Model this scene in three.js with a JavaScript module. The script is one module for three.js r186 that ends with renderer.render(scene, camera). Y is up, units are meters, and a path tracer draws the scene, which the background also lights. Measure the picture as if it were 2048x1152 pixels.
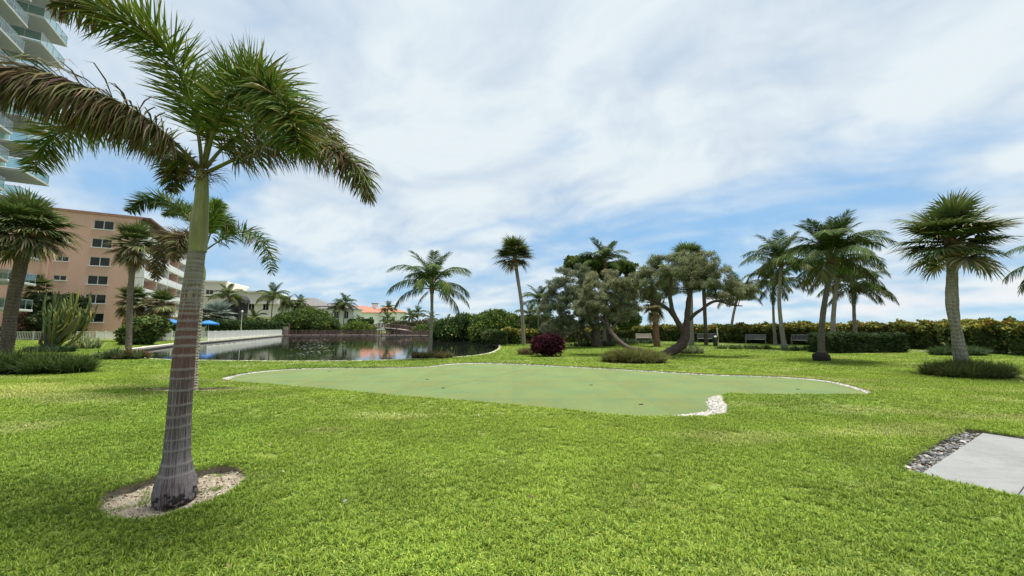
import * as THREE from 'three';
import { ImprovedNoise } from 'three/addons/math/ImprovedNoise.js';
import { mergeGeometries } from 'three/addons/utils/BufferGeometryUtils.js';
import { RoundedBoxGeometry } from 'three/addons/geometries/RoundedBoxGeometry.js';

// ---------------------------------------------------------------- camera, sky, sun, exposure
const scene = new THREE.Scene();
const camera = new THREE.PerspectiveCamera(74.27, 16 / 9, 0.05, 4000);
camera.position.set(0, 1.6, 0);
camera.rotation.set(THREE.MathUtils.degToRad(6), 0, 0);
scene.add(camera);

const V3 = THREE.Vector3;
const perlin = new ImprovedNoise();
const clamp = (x, a = 0, b = 1) => Math.min(b, Math.max(a, x));
const smooth = (a, b, x) => { const t = clamp((x - a) / (b - a)); return t * t * (3 - 2 * t); };
const mix = (a, b, t) => a + (b - a) * t;
function fbm(x, y, z, oct = 5, gain = 0.5) {
  let s = 0, a = 0.5, f = 1;
  for (let i = 0; i < oct; i++) { s += a * perlin.noise(x * f, y * f, z * f + i * 7.3); a *= gain; f *= 2.03; }
  return s;
}
const EXPOSURE = 1.9; // the photograph is exposed for the ground under thin cloud
const SUN = new V3(0.14, 1, -0.10).normalize();
{ // thin broken cloud: veils and streaks over blue, small cumulus low over the sea
  const W = 1600, H = 800, data = new Float32Array(W * H * 4);
  for (let j = 0; j < H; j++) {
    const el = ((j + 0.5) / H - 0.5) * Math.PI, sy = Math.sin(el), cy = Math.cos(el);
    for (let i = 0; i < W; i++) {
      const ph = ((i + 0.5) / W - 0.5) * 2 * Math.PI;
      const dx = Math.cos(ph) * cy, dz = Math.sin(ph) * cy, o = (j * W + i) * 4;
      let r, g, b;
      if (sy < -0.02) { r = 0.30; g = 0.36; b = 0.38; } else {
        const e = Math.max(0, el) * 180 / Math.PI, az = Math.atan2(dx, -dz) * 180 / Math.PI;
        const hz = Math.exp(-e / 7);
        let br = mix(0.27, 0.40, hz), bg = mix(0.52, 0.72, hz), bb = mix(0.86, 0.92, hz);
        const k = 1 / (Math.max(0, sy) + 0.16), px = dx * k, pz = dz * k;
        // streaks run from lower left to upper right
        const u = px * 0.80 + pz * 0.60, v = -px * 0.60 + pz * 0.80;
        const wx = fbm(u * 0.9 + 3, v * 0.9, 1.7, 4) * 0.9, wz = fbm(u * 0.9, v * 0.9 + 9, 4.1, 4) * 0.9;
        const big = fbm(u * 0.42 + wx * 0.5, v * 0.9 + wz * 0.5, 0.3, 5);
        const fine = fbm(u * 1.3 + wx, v * 3.2 + wz, 2.2, 7, 0.62);
        const puff = fbm(px * 1.5 + wx, pz * 1.5 + wz, 8.2, 7, 0.62);
        // more veil high up, more blue in a belt 8 to 25 degrees up
        let cov = 0.92 + big * 0.75 + fine * 0.5 + puff * 0.35 + 0.25 * smooth(18, 38, e) - 0.20 * Math.exp(-(((e - 12) / 8) ** 2)) - 0.40 * hz;
        const hole = (a0, e0, sa, se, w) => w * Math.exp(-(((az - a0) / sa) ** 2) - (((e - e0) / se) ** 2));
        cov -= hole(28, 13, 15, 5, 0.45) + hole(7, 28, 8, 7, 0.35) + hole(44, 20, 12, 5, 0.25) + hole(-24, 7, 16, 4, 0.25) + hole(-43, 15, 10, 3, 0.3);
        cov += hole(-12, 26, 18, 9, 0.3) + hole(22, 24, 8, 8, 0.2);
        const c = smooth(-0.08, 1.0, cov) * 0.95;
        const thick = clamp(0.55 + puff * 1.5 + big * 0.8 + fine * 0.5);
        let wr = mix(0.56, 0.83, thick), wg = mix(0.67, 0.905, thick), wb = mix(0.80, 0.935, thick);
        r = mix(br, wr, c); g = mix(bg, wg, c); b = mix(bb, wb, c);
        // low cumulus
        const cu = fbm(az * 0.09, e * 0.30, 5.5, 5, 0.55) + 0.25 - Math.abs(e - 3.2) * 0.13;
        const cc = smooth(0.14, 0.34, cu) * 0.8 * smooth(6.5, 4, e) * smooth(12, 32, az);
        r = mix(r, 0.90, cc); g = mix(g, 0.91, cc); b = mix(b, 0.93, cc);
        // bright veil round the hidden sun and a brighter zenith
        const cs = clamp(dx * SUN.x + sy * SUN.y + dz * SUN.z, -1, 1), ang = Math.acos(cs) * 180 / Math.PI;
        const up = 1 + 0.25 * smooth(42, 75, e) + 0.5 * Math.exp(-((ang / 20) ** 2));
        r *= up; g *= up; b *= up;
      }
      data[o] = r / EXPOSURE; data[o + 1] = g / EXPOSURE; data[o + 2] = b / EXPOSURE; data[o + 3] = 1;
    }
  }
  const sky = new THREE.DataTexture(data, W, H, THREE.RGBAFormat, THREE.FloatType);
  sky.mapping = THREE.EquirectangularReflectionMapping;
  sky.magFilter = THREE.LinearFilter; sky.minFilter = THREE.LinearFilter;
  sky.wrapS = THREE.RepeatWrapping; sky.needsUpdate = true;
  scene.background = sky; scene.environment = sky;
}
const sun = new THREE.DirectionalLight(new THREE.Color(1, 0.955, 0.88), 5.0);
sun.position.copy(SUN).multiplyScalar(120);
sun.castShadow = true; sun.shadow.radius = 34;
sun.shadow.mapSize.set(4096, 4096);
Object.assign(sun.shadow.camera, { left: -100, right: 60, top: 140, bottom: -30, near: 1, far: 300 });
scene.add(sun); scene.add(sun.target);

const renderer = new THREE.WebGLRenderer({ antialias: true });
renderer.setSize(1024, 576);
renderer.toneMapping = THREE.LinearToneMapping;
renderer.toneMappingExposure = EXPOSURE;
renderer.shadowMap.enabled = true;
renderer.shadowMap.type = THREE.PCFSoftShadowMap;

// ---------------------------------------------------------------- helpers
function rng(seed) { let a = seed >>> 0; return () => { a = (a + 0x6D2B79F5) | 0; let t = Math.imul(a ^ (a >>> 15), 1 | a); t = (t + Math.imul(t ^ (t >>> 7), 61 | t)) ^ t; return ((t ^ (t >>> 14)) >>> 0) / 4294967296; }; }
const R0 = rng(20240607);
const rr = (a, b, R = R0) => a + (b - a) * R();
const UP = new V3(0, 1, 0);
const used = {};
function numbered(name) { const n = used[name] = (used[name] ?? -1) + 1; return n ? `${name}_${String(n).padStart(3, '0')}` : name; }
function tag(o, label, category, group, kind) {
  if (label) o.userData.label = label;
  if (category) o.userData.category = category;
  if (group) o.userData.group = group;
  if (kind) o.userData.kind = kind;
  return o;
}
function thing(name, label, category, pos = [0, 0, 0], turn = 0, group) {
  const o = new THREE.Group(); o.name = numbered(name); o.position.set(...pos); o.rotation.y = turn;
  tag(o, label, category, group); scene.add(o); return o;
}
function part(name, geo, mat, parent, kind) {
  const m = new THREE.Mesh(geo, mat); m.name = name; if (kind) m.userData.kind = kind; parent.add(m); return m;
}
function struct(name, geo, mat) { const m = part(name, geo, mat, scene); m.name = numbered(name); m.userData.kind = 'structure'; return m; }
const col = (r, g, b) => new THREE.Color().setRGB(r, g, b);
function std(r, g, b, rough = 0.8, extra = {}) { return new THREE.MeshStandardMaterial({ color: col(r, g, b), roughness: rough, side: THREE.DoubleSide, ...extra }); }
const leafMat = (trans = 0.35, rough = 0.75) => new THREE.MeshPhysicalMaterial({ color: 0xffffff, vertexColors: true, roughness: rough, transmission: trans, thickness: 0, side: THREE.DoubleSide, specularIntensity: 0.12 });

// tileable value noise for textures
function tileNoise(seed, period) {
  const R = rng(seed), t = new Float32Array(period * period); for (let i = 0; i < t.length; i++) t[i] = R();
  return (x, y) => {
    const xi = Math.floor(x), yi = Math.floor(y), fx = x - xi, fy = y - yi;
    const sx = fx * fx * (3 - 2 * fx), sy = fy * fy * (3 - 2 * fy), w = (v) => ((v % period) + period) % period;
    const a = t[w(yi) * period + w(xi)], b = t[w(yi) * period + w(xi + 1)], c = t[w(yi + 1) * period + w(xi)], d = t[w(yi + 1) * period + w(xi + 1)];
    return mix(mix(a, b, sx), mix(c, d, sx), sy);
  };
}
function tex(w, h, fn, { srgb = false, repeat = [1, 1] } = {}) { // fn(u, v) -> [r, g, b] linear when not srgb
  const d = new Uint8Array(w * h * 4);
  const enc = (x) => srgb ? (x <= 0.0031308 ? 12.92 * x : 1.055 * x ** (1 / 2.4) - 0.055) : x;
  for (let j = 0; j < h; j++) for (let i = 0; i < w; i++) {
    const c = fn((i + 0.5) / w, (j + 0.5) / h), o = (j * w + i) * 4;
    for (let k = 0; k < 3; k++) d[o + k] = clamp(enc(clamp(c[k] ?? c[0])) * 255 + 0.5, 0, 255);
    d[o + 3] = 255;
  }
  const t = new THREE.DataTexture(d, w, h, THREE.RGBAFormat);
  t.wrapS = t.wrapT = THREE.RepeatWrapping; t.magFilter = THREE.LinearFilter; t.minFilter = THREE.LinearFilter;
  if (srgb) t.colorSpace = THREE.SRGBColorSpace;
  t.repeat.set(...repeat); t.needsUpdate = true; return t;
}

// geometry collector: strips and tubes with vertex colours
class GB {
  constructor() { this.p = []; this.n = []; this.c = []; this.i = []; }
  strip(pts, sides, widths, c) { // pts V3[], side V3 per pt, half widths; last width may be 0
    const b = this.p.length / 3, N = pts.length;
    for (let k = 0; k < N; k++) {
      const P = pts[k], S = sides[k], w = widths[k];
      const T = (k < N - 1 ? pts[k + 1] : P).clone().sub(k > 0 ? pts[k - 1] : P);
      const n = T.cross(S).normalize().negate();
      for (const s of [-1, 1]) { this.p.push(P.x + S.x * w * s, P.y + S.y * w * s, P.z + S.z * w * s); this.n.push(n.x, n.y, n.z); this.c.push(c[0], c[1], c[2]); }
    }
    for (let k = 0; k < N - 1; k++) {
      const a = b + 2 * k; this.i.push(a, a + 1, a + 2);
      if (k < N - 2 || widths[N - 1] > 0) this.i.push(a + 1, a + 3, a + 2);
    }
  }
  tube(pts, radii, n, c, cap = true) {
    const b = this.p.length / 3, N = pts.length; let S = null;
    for (let k = 0; k < N; k++) {
      const T = pts[Math.min(N - 1, k + 1)].clone().sub(pts[Math.max(0, k - 1)]).normalize();
      if (!S) { S = Math.abs(T.y) > 0.95 ? new V3(1, 0, 0) : new V3().crossVectors(T, UP); }
      S = S.clone().addScaledVector(T, -S.dot(T)).normalize();
      const B = new V3().crossVectors(T, S);
      for (let q = 0; q < n; q++) {
        const a = q / n * Math.PI * 2, x = Math.cos(a), y = Math.sin(a);
        const d = new V3(S.x * x + B.x * y, S.y * x + B.y * y, S.z * x + B.z * y), r = typeof radii[k] === 'function' ? radii[k](a) : radii[k];
        this.p.push(pts[k].x + d.x * r, pts[k].y + d.y * r, pts[k].z + d.z * r); this.n.push(d.x, d.y, d.z); this.c.push(c[0], c[1], c[2]);
      }
    }
    for (let k = 0; k < N - 1; k++) for (let q = 0; q < n; q++) {
      const a = b + k * n + q, d = b + k * n + (q + 1) % n; this.i.push(a, d, a + n, d, d + n, a + n);
    }
    if (cap) for (let q = 1; q < n - 1; q++) { const e = b + (N - 1) * n; this.i.push(e, e + q, e + q + 1); }
  }
  build() {
    const g = new THREE.BufferGeometry();
    g.setAttribute('position', new THREE.Float32BufferAttribute(this.p, 3));
    g.setAttribute('normal', new THREE.Float32BufferAttribute(this.n, 3));
    g.setAttribute('color', new THREE.Float32BufferAttribute(this.c, 3));
    g.setIndex(this.i); return g;
  }
}
const vary = (c, R, k = 0.25, h = 0.12) => { const s = 1 + (R() - 0.5) * 2 * k, t = (R() - 0.5) * 2 * h; return [c[0] * s * (1 + t), c[1] * s, c[2] * s * (1 - t)]; };

function box(w, h, d, x = 0, y = 0, z = 0) { const g = new THREE.BoxGeometry(w, h, d); g.translate(x, y, z); return g; }
function rbox(w, h, d, x, y, z, r = 0.02) { const g = new RoundedBoxGeometry(w, h, d, 2, r); g.translate(x, y, z); return g; }
function bar(a, b, w, h = w) { // square bar from a to b (V3)
  const d = b.clone().sub(a), L = d.length(), g = new THREE.BoxGeometry(w, h, L);
  const m = new THREE.Matrix4().lookAt(b, a, Math.abs(d.y) > 0.98 * L ? new V3(1, 0, 0) : UP); g.applyMatrix4(m);
  g.translate((a.x + b.x) / 2, (a.y + b.y) / 2, (a.z + b.z) / 2); return g;
}
const merge = (l) => mergeGeometries(l.map((g) => { const q = g.index ? g.toNonIndexed() : g; for (const k of Object.keys(q.attributes)) if (!['position', 'normal', 'uv'].includes(k)) q.deleteAttribute(k); return q; }));
// flat sheet from a polygon of [x, depth]; uv in metres
function sheet(poly, holes, y) {
  const s = new THREE.Shape(poly.map((p) => new THREE.Vector2(p[0], p[1])));
  for (const h of holes) s.holes.push(new THREE.Path(h.map((p) => new THREE.Vector2(p[0], p[1]))));
  const g = new THREE.ShapeGeometry(s); g.rotateX(-Math.PI / 2); g.translate(0, y, 0); return g;
}
function smoothPoly(pts, n, closed = true, tension = 0.5) {
  const c = new THREE.CatmullRomCurve3(pts.map((p) => new V3(p[0], 0, p[1])), closed, 'centripetal', tension);
  return c.getPoints(n).slice(0, closed ? n : n + 1).map((p) => [p.x, p.z]);
}
const inside = (x, y, poly) => { let r = false; for (let i = 0, j = poly.length - 1; i < poly.length; j = i++) { const [xi, yi] = poly[i], [xj, yj] = poly[j]; if ((yi > y) !== (yj > y) && x < (xj - xi) * (y - yi) / (yj - yi) + xi) r = !r; } return r; };
// vertical band along a polyline of [x, depth]
function skirt(poly, y0, y1, closed = true) {
  const p = [], idx = [], uv = [], N = poly.length; let L = 0;
  for (let k = 0; k < N + (closed ? 1 : 0); k++) { const q = poly[k % N], l = poly[(k + N - 1) % N]; if (k) L += Math.hypot(q[0] - l[0], q[1] - l[1]); p.push(q[0], y0, -q[1], q[0], y1, -q[1]); uv.push(L, y0, L, y1); }
  for (let k = 0; k < N - (closed ? 0 : 1); k++) idx.push(2 * k, 2 * k + 1, 2 * k + 2, 2 * k + 1, 2 * k + 3, 2 * k + 2);
  const g = new THREE.BufferGeometry(); g.setAttribute('position', new THREE.Float32BufferAttribute(p, 3)); g.setAttribute('uv', new THREE.Float32BufferAttribute(uv, 2)); g.setIndex(idx); g.computeVertexNormals(); return g;
}
// solid band of a given width and height along a polyline of [x, depth]
function band(poly, w, y0, y1) {
  const N = poly.length, l = [], r = [];
  for (let k = 0; k < N; k++) {
    const a = poly[Math.max(0, k - 1)], b = poly[Math.min(N - 1, k + 1)], dx = b[0] - a[0], dy = b[1] - a[1], m = Math.hypot(dx, dy);
    l.push([poly[k][0] - dy / m * w / 2, poly[k][1] + dx / m * w / 2]); r.push([poly[k][0] + dy / m * w / 2, poly[k][1] - dx / m * w / 2]);
  }
  const s = new THREE.Shape([...l, ...r.reverse()].map((p) => new THREE.Vector2(p[0], p[1])));
  const g = new THREE.ExtrudeGeometry(s, { depth: y1 - y0, bevelEnabled: false }); g.rotateX(-Math.PI / 2); g.translate(0, y0, 0); return g;
}
const M4 = new THREE.Matrix4(), Q4 = new THREE.Quaternion(), E4 = new THREE.Euler();
function instanced(name, geo, mat, items, parent) { // items: {p:[x,y,z], e:[x,y,z], s, c}
  const m = new THREE.InstancedMesh(geo, mat, items.length); m.name = name; m.userData.kind = 'stuff';
  const s = new V3(), p = new V3(), c = new THREE.Color();
  items.forEach((t, k) => {
    Q4.setFromEuler(E4.set(...t.e)); if (Array.isArray(t.s)) s.set(...t.s); else s.setScalar(t.s);
    m.setMatrixAt(k, M4.compose(p.set(...t.p), Q4, s)); if (t.c) m.setColorAt(k, c.setRGB(...t.c));
  });
  parent.add(m); return m;
}

// ---------------------------------------------------------------- setting: lawn, pond, putting green, pits, patio, path, sea
const nA = tileNoise(11, 64), nB = tileNoise(12, 256), nC = tileNoise(13, 16);
const tf = (u, v, f0, oct = 4, n = nA) => { let s = 0, a = 0.5, t = 0; for (let k = 0, f = f0; k < oct; k++, f *= 2) { s += a * n(u * f, v * f); t += a; a *= 0.5; } return s / t; };

const greenPoly = smoothPoly([[-9,12.33], [-9.43,13.66], [-9.23,14.44], [-8.41,15.32], [-6.79,15.71], [-5.37,15.71], [-3.63,16.11], [-2.77,17.22], [-1.47,17.7], [1.63,16.53], [4.37,14.96], [6.57,13.51], [8.71,12.83], [9.52,11.98], [9.29,10.67], [8.73,9.62], [7.5,9.47], [5.84,9.54], [5.03,9.4], [4.62,9.13], [4.24,8.52], [3.98,7.89], [3.57,7.52], [2.94,7.27], [2.54,7.19], [2.09,7.23], [1.68,7.48], [-0.26,8.36], [-2.43,9.27], [-4.97,10.32], [-7.36,11.33], [-8.48,11.86]], 200);
const greenHole = smoothPoly([[-9.29,12.33], [-9.59,13.81], [-9.36,14.61], [-8.48,15.46], [-6.83,15.79], [-5.4,15.79], [-3.66,16.26], [-2.82,17.53], [-1.49,17.95], [1.65,16.76], [4.43,15.14], [6.65,13.69], [8.8,12.93], [9.7,12.09], [9.52,10.8], [8.85,9.54], [7.44,9.4], [5.77,9.44], [5.3,9.54], [4.88,8.94], [4.48,8.04], [4.02,7.35], [3.32,7.11], [2.89,7.15], [2.51,7.11], [2.07,7.17], [1.66,7.39], [-0.25,8.28], [-2.38,9.1], [-3.07,9.4], [-4.93,10.24], [-7.3,11.23], [-8.71,11.86]], 200);
const pitPoly = smoothPoly([[-3.88,3.71], [-4,3.9], [-3.96,4.13], [-3.88,4.32], [-3.56,4.53], [-3.44,4.67], [-3.18,4.64], [-2.89,4.41], [-2.78,4.18], [-2.73,3.94], [-2.81,3.64], [-2.94,3.43], [-3.21,3.34], [-3.51,3.42]], 60);
const backPit = smoothPoly([[-9.75, 10.05], [-9.2, 10.45], [-8.4, 10.42], [-7.6, 10.5], [-7.15, 10.25], [-7.7, 9.95], [-8.6, 9.85], [-9.3, 9.88]], 36);
const padE1 = [0.854, 0.519], padE2 = [0.519, -0.854], padC = [4.48, 4.38];
const padAt = (a, b) => [padC[0] + padE1[0] * a + padE2[0] * b, padC[1] + padE1[1] * a + padE2[1] * b];
const padHole = [padAt(-0.02, -0.02), padAt(-0.04, -0.19), padAt(0.5, -0.24), padAt(1.5, -0.26), padAt(2.6, -0.24), padAt(3.40, -0.2), padAt(3.42, 0.4), padAt(3.34, 3.0), padAt(3.34, 6), padAt(-0.02, 6)];
const pondNear = smoothPoly([[-28.04,28.03], [-22.35,22.88], [-19.43,20.45], [-17.04,19.49], [-11.29,18.76], [-8.37,18.76], [-6.57,19.19], [-5.02,19.96], [-3.4,21.14], [-2.16,22.47], [-1.41,24.7], [-1.06,28.03], [-1,33.29], [-1.48,39.05], [-1.9, 41.5]], 70, false);
const pondPoly = [...pondNear, [-2.4, 47], [-4, 62], [-10, 90], [-20, 108], [-44, 108], [-57, 96], [-50.4, 84], [-33, 37.3]];

// lawn: a worn mat of thatch and runners under the blades
const thatch = tex(1024, 1024, (u, v) => {
  const a = tf(u, v, 32, 4, nB), b = tf(u + 0.37, v + 0.11, 8, 3), c = nB(u * 256, v * 256), d = tf(u, v, 4, 3, nC);
  const k = clamp(a * 0.9 + c * 0.4 - 0.25), y = clamp((b - 0.35) * 1.6) * 0.6 + d * 0.2;
  return [mix(0.06, 0.18, k) * (1 + 0.25 * y), mix(0.095, 0.235, k), mix(0.012, 0.028, k)];
}, { srgb: true, repeat: [0.25, 0.25] });
const thatchBump = tex(512, 512, (u, v) => { const a = tf(u, v, 64, 3, nB); return [a, a, a]; }, { repeat: [0.6, 0.6] });
const lawnMat = new THREE.MeshStandardMaterial({ map: thatch, bumpMap: thatchBump, bumpScale: 0.03, roughness: 1, side: THREE.DoubleSide });
struct('lawn', sheet([[-1400, -300], [1400, -300], [1400, 1500], [-1400, 1500]], [pondPoly, greenHole, pitPoly, backPit, padHole], 0), lawnMat);

// earth: sandy soil in the pits and cut edges of the turf
const soil = tex(1024, 1024, (u, v) => {
  const a = tf(u, v, 16, 5), c = nB(u * 256, v * 256), d = nB(u * 120 + 7, v * 120), chip = d > 0.80 ? 1 : 0, dark = tf(u + 0.5, v, 8, 3) > 0.60 ? 0.72 : 1;
  const k = 0.55 + a * 0.55 + (c - 0.5) * 0.55;
  return [mix(0.36, 0.58, chip) * k * dark, mix(0.305, 0.50, chip) * k * dark, mix(0.225, 0.38, chip) * k * dark];
}, { srgb: true, repeat: [0.8, 0.8] });
const soilBump = tex(512, 512, (u, v) => { const a = tf(u, v, 16, 5); return [a * 0.6 + nB(u * 200, v * 200) * 0.4, 0, 0].map((x, i, q) => q[0]); }, { repeat: [0.8, 0.8] });
const soilMat = new THREE.MeshStandardMaterial({ map: soil, bumpMap: soilBump, bumpScale: 0.03, roughness: 1, side: THREE.DoubleSide });
function grow(poly, w) { let cx = 0, cy = 0; for (const p of poly) { cx += p[0] / poly.length; cy += p[1] / poly.length; } return poly.map((p) => { const d = Math.hypot(p[0] - cx, p[1] - cy); return [p[0] + (p[0] - cx) / d * w, p[1] + (p[1] - cy) / d * w]; }); }
function bumpySheet(poly, y, amp, step) { // uneven soil: a grid cut to the pit, sunk under the turf at its rim
  let x0 = 1e9, x1 = -1e9, y0 = 1e9, y1 = -1e9; for (const p of poly) { x0 = Math.min(x0, p[0]); x1 = Math.max(x1, p[0]); y0 = Math.min(y0, p[1]); y1 = Math.max(y1, p[1]); }
  const w = x1 - x0, h = y1 - y0, g = new THREE.PlaneGeometry(w, h, Math.ceil(w / step), Math.ceil(h / step)); g.rotateX(-Math.PI / 2); g.translate((x0 + x1) / 2, y, -(y0 + y1) / 2);
  const P = g.attributes.position, U = g.attributes.uv;
  for (let k = 0; k < P.count; k++) { const x = P.getX(k), z = P.getZ(k); P.setY(k, y + amp * (fbm(x * 2.2, z * 2.2, 0.5, 4) * 1.4)); U.setXY(k, x, -z); }
  g.computeVertexNormals(); return g;
}
struct('soil', bumpySheet(grow(pitPoly, 0.08), -0.095, 0.07, 0.03), soilMat);
struct('soil', bumpySheet(grow(backPit, 0.06), -0.05, 0.03, 0.08), soilMat);
struct('turf_edge', merge([skirt(pitPoly, 0.004, -0.16), skirt(backPit, 0.004, -0.12), skirt(greenHole, 0.004, -0.12), skirt(padHole, 0.004, -0.12)]), soilMat);

{ // bits of bark, shell and dry leaf on the soil of the large pit
  const g = new THREE.IcosahedronGeometry(0.012, 0), R = rng(55), it = [];
  for (let k = 0; k < 2600 && it.length < 900; k++) { const x = rr(-4.15, -2.7, R), y = rr(3.3, 4.8, R); if (!inside(x, y, pitPoly)) continue; const l = R(); it.push({ p: [x, -0.095 + 0.07 * fbm(x * 2.2, -y * 2.2, 0.5, 4) * 1.4 + 0.003, -y], e: [R() * 6, R() * 6, R() * 6], s: [rr(0.3, 1.6, R), rr(0.2, 0.5, R), rr(0.3, 1.0, R)], c: vary(l < 0.45 ? [0.42, 0.38, 0.30] : l < 0.75 ? [0.14, 0.10, 0.065] : [0.26, 0.21, 0.14], R, 0.3) }); }
  tag(instanced('soil_litter', g, new THREE.MeshStandardMaterial({ color: 0xffffff, roughness: 1 }), it, scene), 'bits of bark and shell on the soil round the large palm', 'litter', null, 'stuff');
}
// putting green of artificial turf with cups, seams and a white gravel margin
const cupSpots = [[-2.69,12.33], [-1.87,10.58], [2.27,11.13], [2.76,8.36], [7.65,10.4], [-6.88,14.61]];
const circle = (c, r, n = 20) => Array.from({ length: n }, (_, k) => [c[0] + r * Math.cos(k / n * 2 * Math.PI), c[1] + r * Math.sin(k / n * 2 * Math.PI)]);
const turfTex = tex(1024, 1024, (u, v) => { const a = tf(u, v, 4, 5), c = nB(u * 256, v * 256), k = 0.92 + (a - 0.5) * 0.3 + (c - 0.5) * 0.30; const y = tf(u + 0.3, v + 0.7, 4, 4) - 0.5, w = tf(u * 2, v * 0.5 + 0.2, 8, 4) - 0.5; return [0.106 * k * (1 + y * 0.45), 0.148 * k * (1 + w * 0.12), 0.042 * k * (1 - y * 0.5 + w * 0.3)]; }, { srgb: true, repeat: [0.33, 0.33] });
const turfBump = tex(512, 512, (u, v) => { const c = nB(u * 256, v * 256); return [c, c, c]; }, { repeat: [2, 2] });
const turfMat = new THREE.MeshStandardMaterial({ map: turfTex, bumpMap: turfBump, bumpScale: 0.006, roughness: 0.95, side: THREE.DoubleSide });
const green = struct('putting_green', sheet(greenPoly, cupSpots.map((c) => circle(c, 0.056)), -0.028), turfMat);
const seamMat = std(0.075, 0.13, 0.045, 1);
for (const [a, b] of [[[-2.51,9.58], [0.73,15.71]], [[-6.12,11.33], [-4.69,14.28]], [[6.77,13.3], [6.16,11.75]]]) {
  const n = 24, pts = Array.from({ length: n + 1 }, (_, k) => [mix(a[0], b[0], k / n) + rr(-0.012, 0.012), mix(a[1], b[1], k / n)]);
  part('seam', band(pts, 0.022, -0.0275, -0.0245), seamMat, green);
}
const gravelBase = std(0.27, 0.245, 0.195, 1, { bumpMap: soilBump, bumpScale: 0.02 });
struct('gravel_bed', sheet(grow(greenHole, 0.1), [], -0.05), gravelBase);
{
  const g = new THREE.IcosahedronGeometry(0.022, 1), P = g.attributes.position; g.deleteAttribute('uv');
  for (let k = 0; k < P.count; k++) { const n = perlin.noise(P.getX(k) * 60, P.getY(k) * 60, P.getZ(k) * 60); P.setXYZ(k, P.getX(k) * (1 + n * 0.5), P.getY(k) * (0.62 + n * 0.2), P.getZ(k) * (1 + n * 0.4)); }
  g.computeVertexNormals();
  const R = rng(5), items = [];
  for (let k = 0; k < 60000 && items.length < 9000; k++) {
    const i = Math.floor(R() * greenHole.length), p = greenHole[i], w = 0.75, x = p[0] + (R() - 0.5) * w, y = p[1] + (R() - 0.5) * w;
    if (!inside(x, y, greenHole) || inside(x, y, greenPoly)) continue;
    const l = rr(0.24, 0.44, R); items.push({ p: [x, -0.042 + R() * 0.012, -y], e: [R() * 6, R() * 6, R() * 6], s: rr(0.5, 1.35, R), c: [l, l * 0.96, l * 0.86] });
  }
  const m = instanced('gravel', g, new THREE.MeshStandardMaterial({ color: 0xffffff, roughness: 0.9 }), items, scene); tag(m, 'white gravel along the rim of the putting green', 'gravel', null, 'stuff');
}
{
  const pts = [[0.054, 0.002], [0.052, -0.004], [0.051, -0.1], [0.0, -0.1]].map((p) => new THREE.Vector2(...p));
  const g = new THREE.LatheGeometry(pts, 20), rim = new THREE.TorusGeometry(0.054, 0.004, 6, 24); rim.rotateX(Math.PI / 2);
  cupSpots.forEach((c) => { const t = thing('golf_cup', 'small dark golf cup sunk in the putting green', 'golf cup', [c[0], -0.026, -c[1]], 0, 'cups sunk in the putting green'); part('liner', g, std(0.02, 0.022, 0.02, 0.7), t); part('rim', rim, std(0.03, 0.035, 0.03, 0.6), t); });
}

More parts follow.
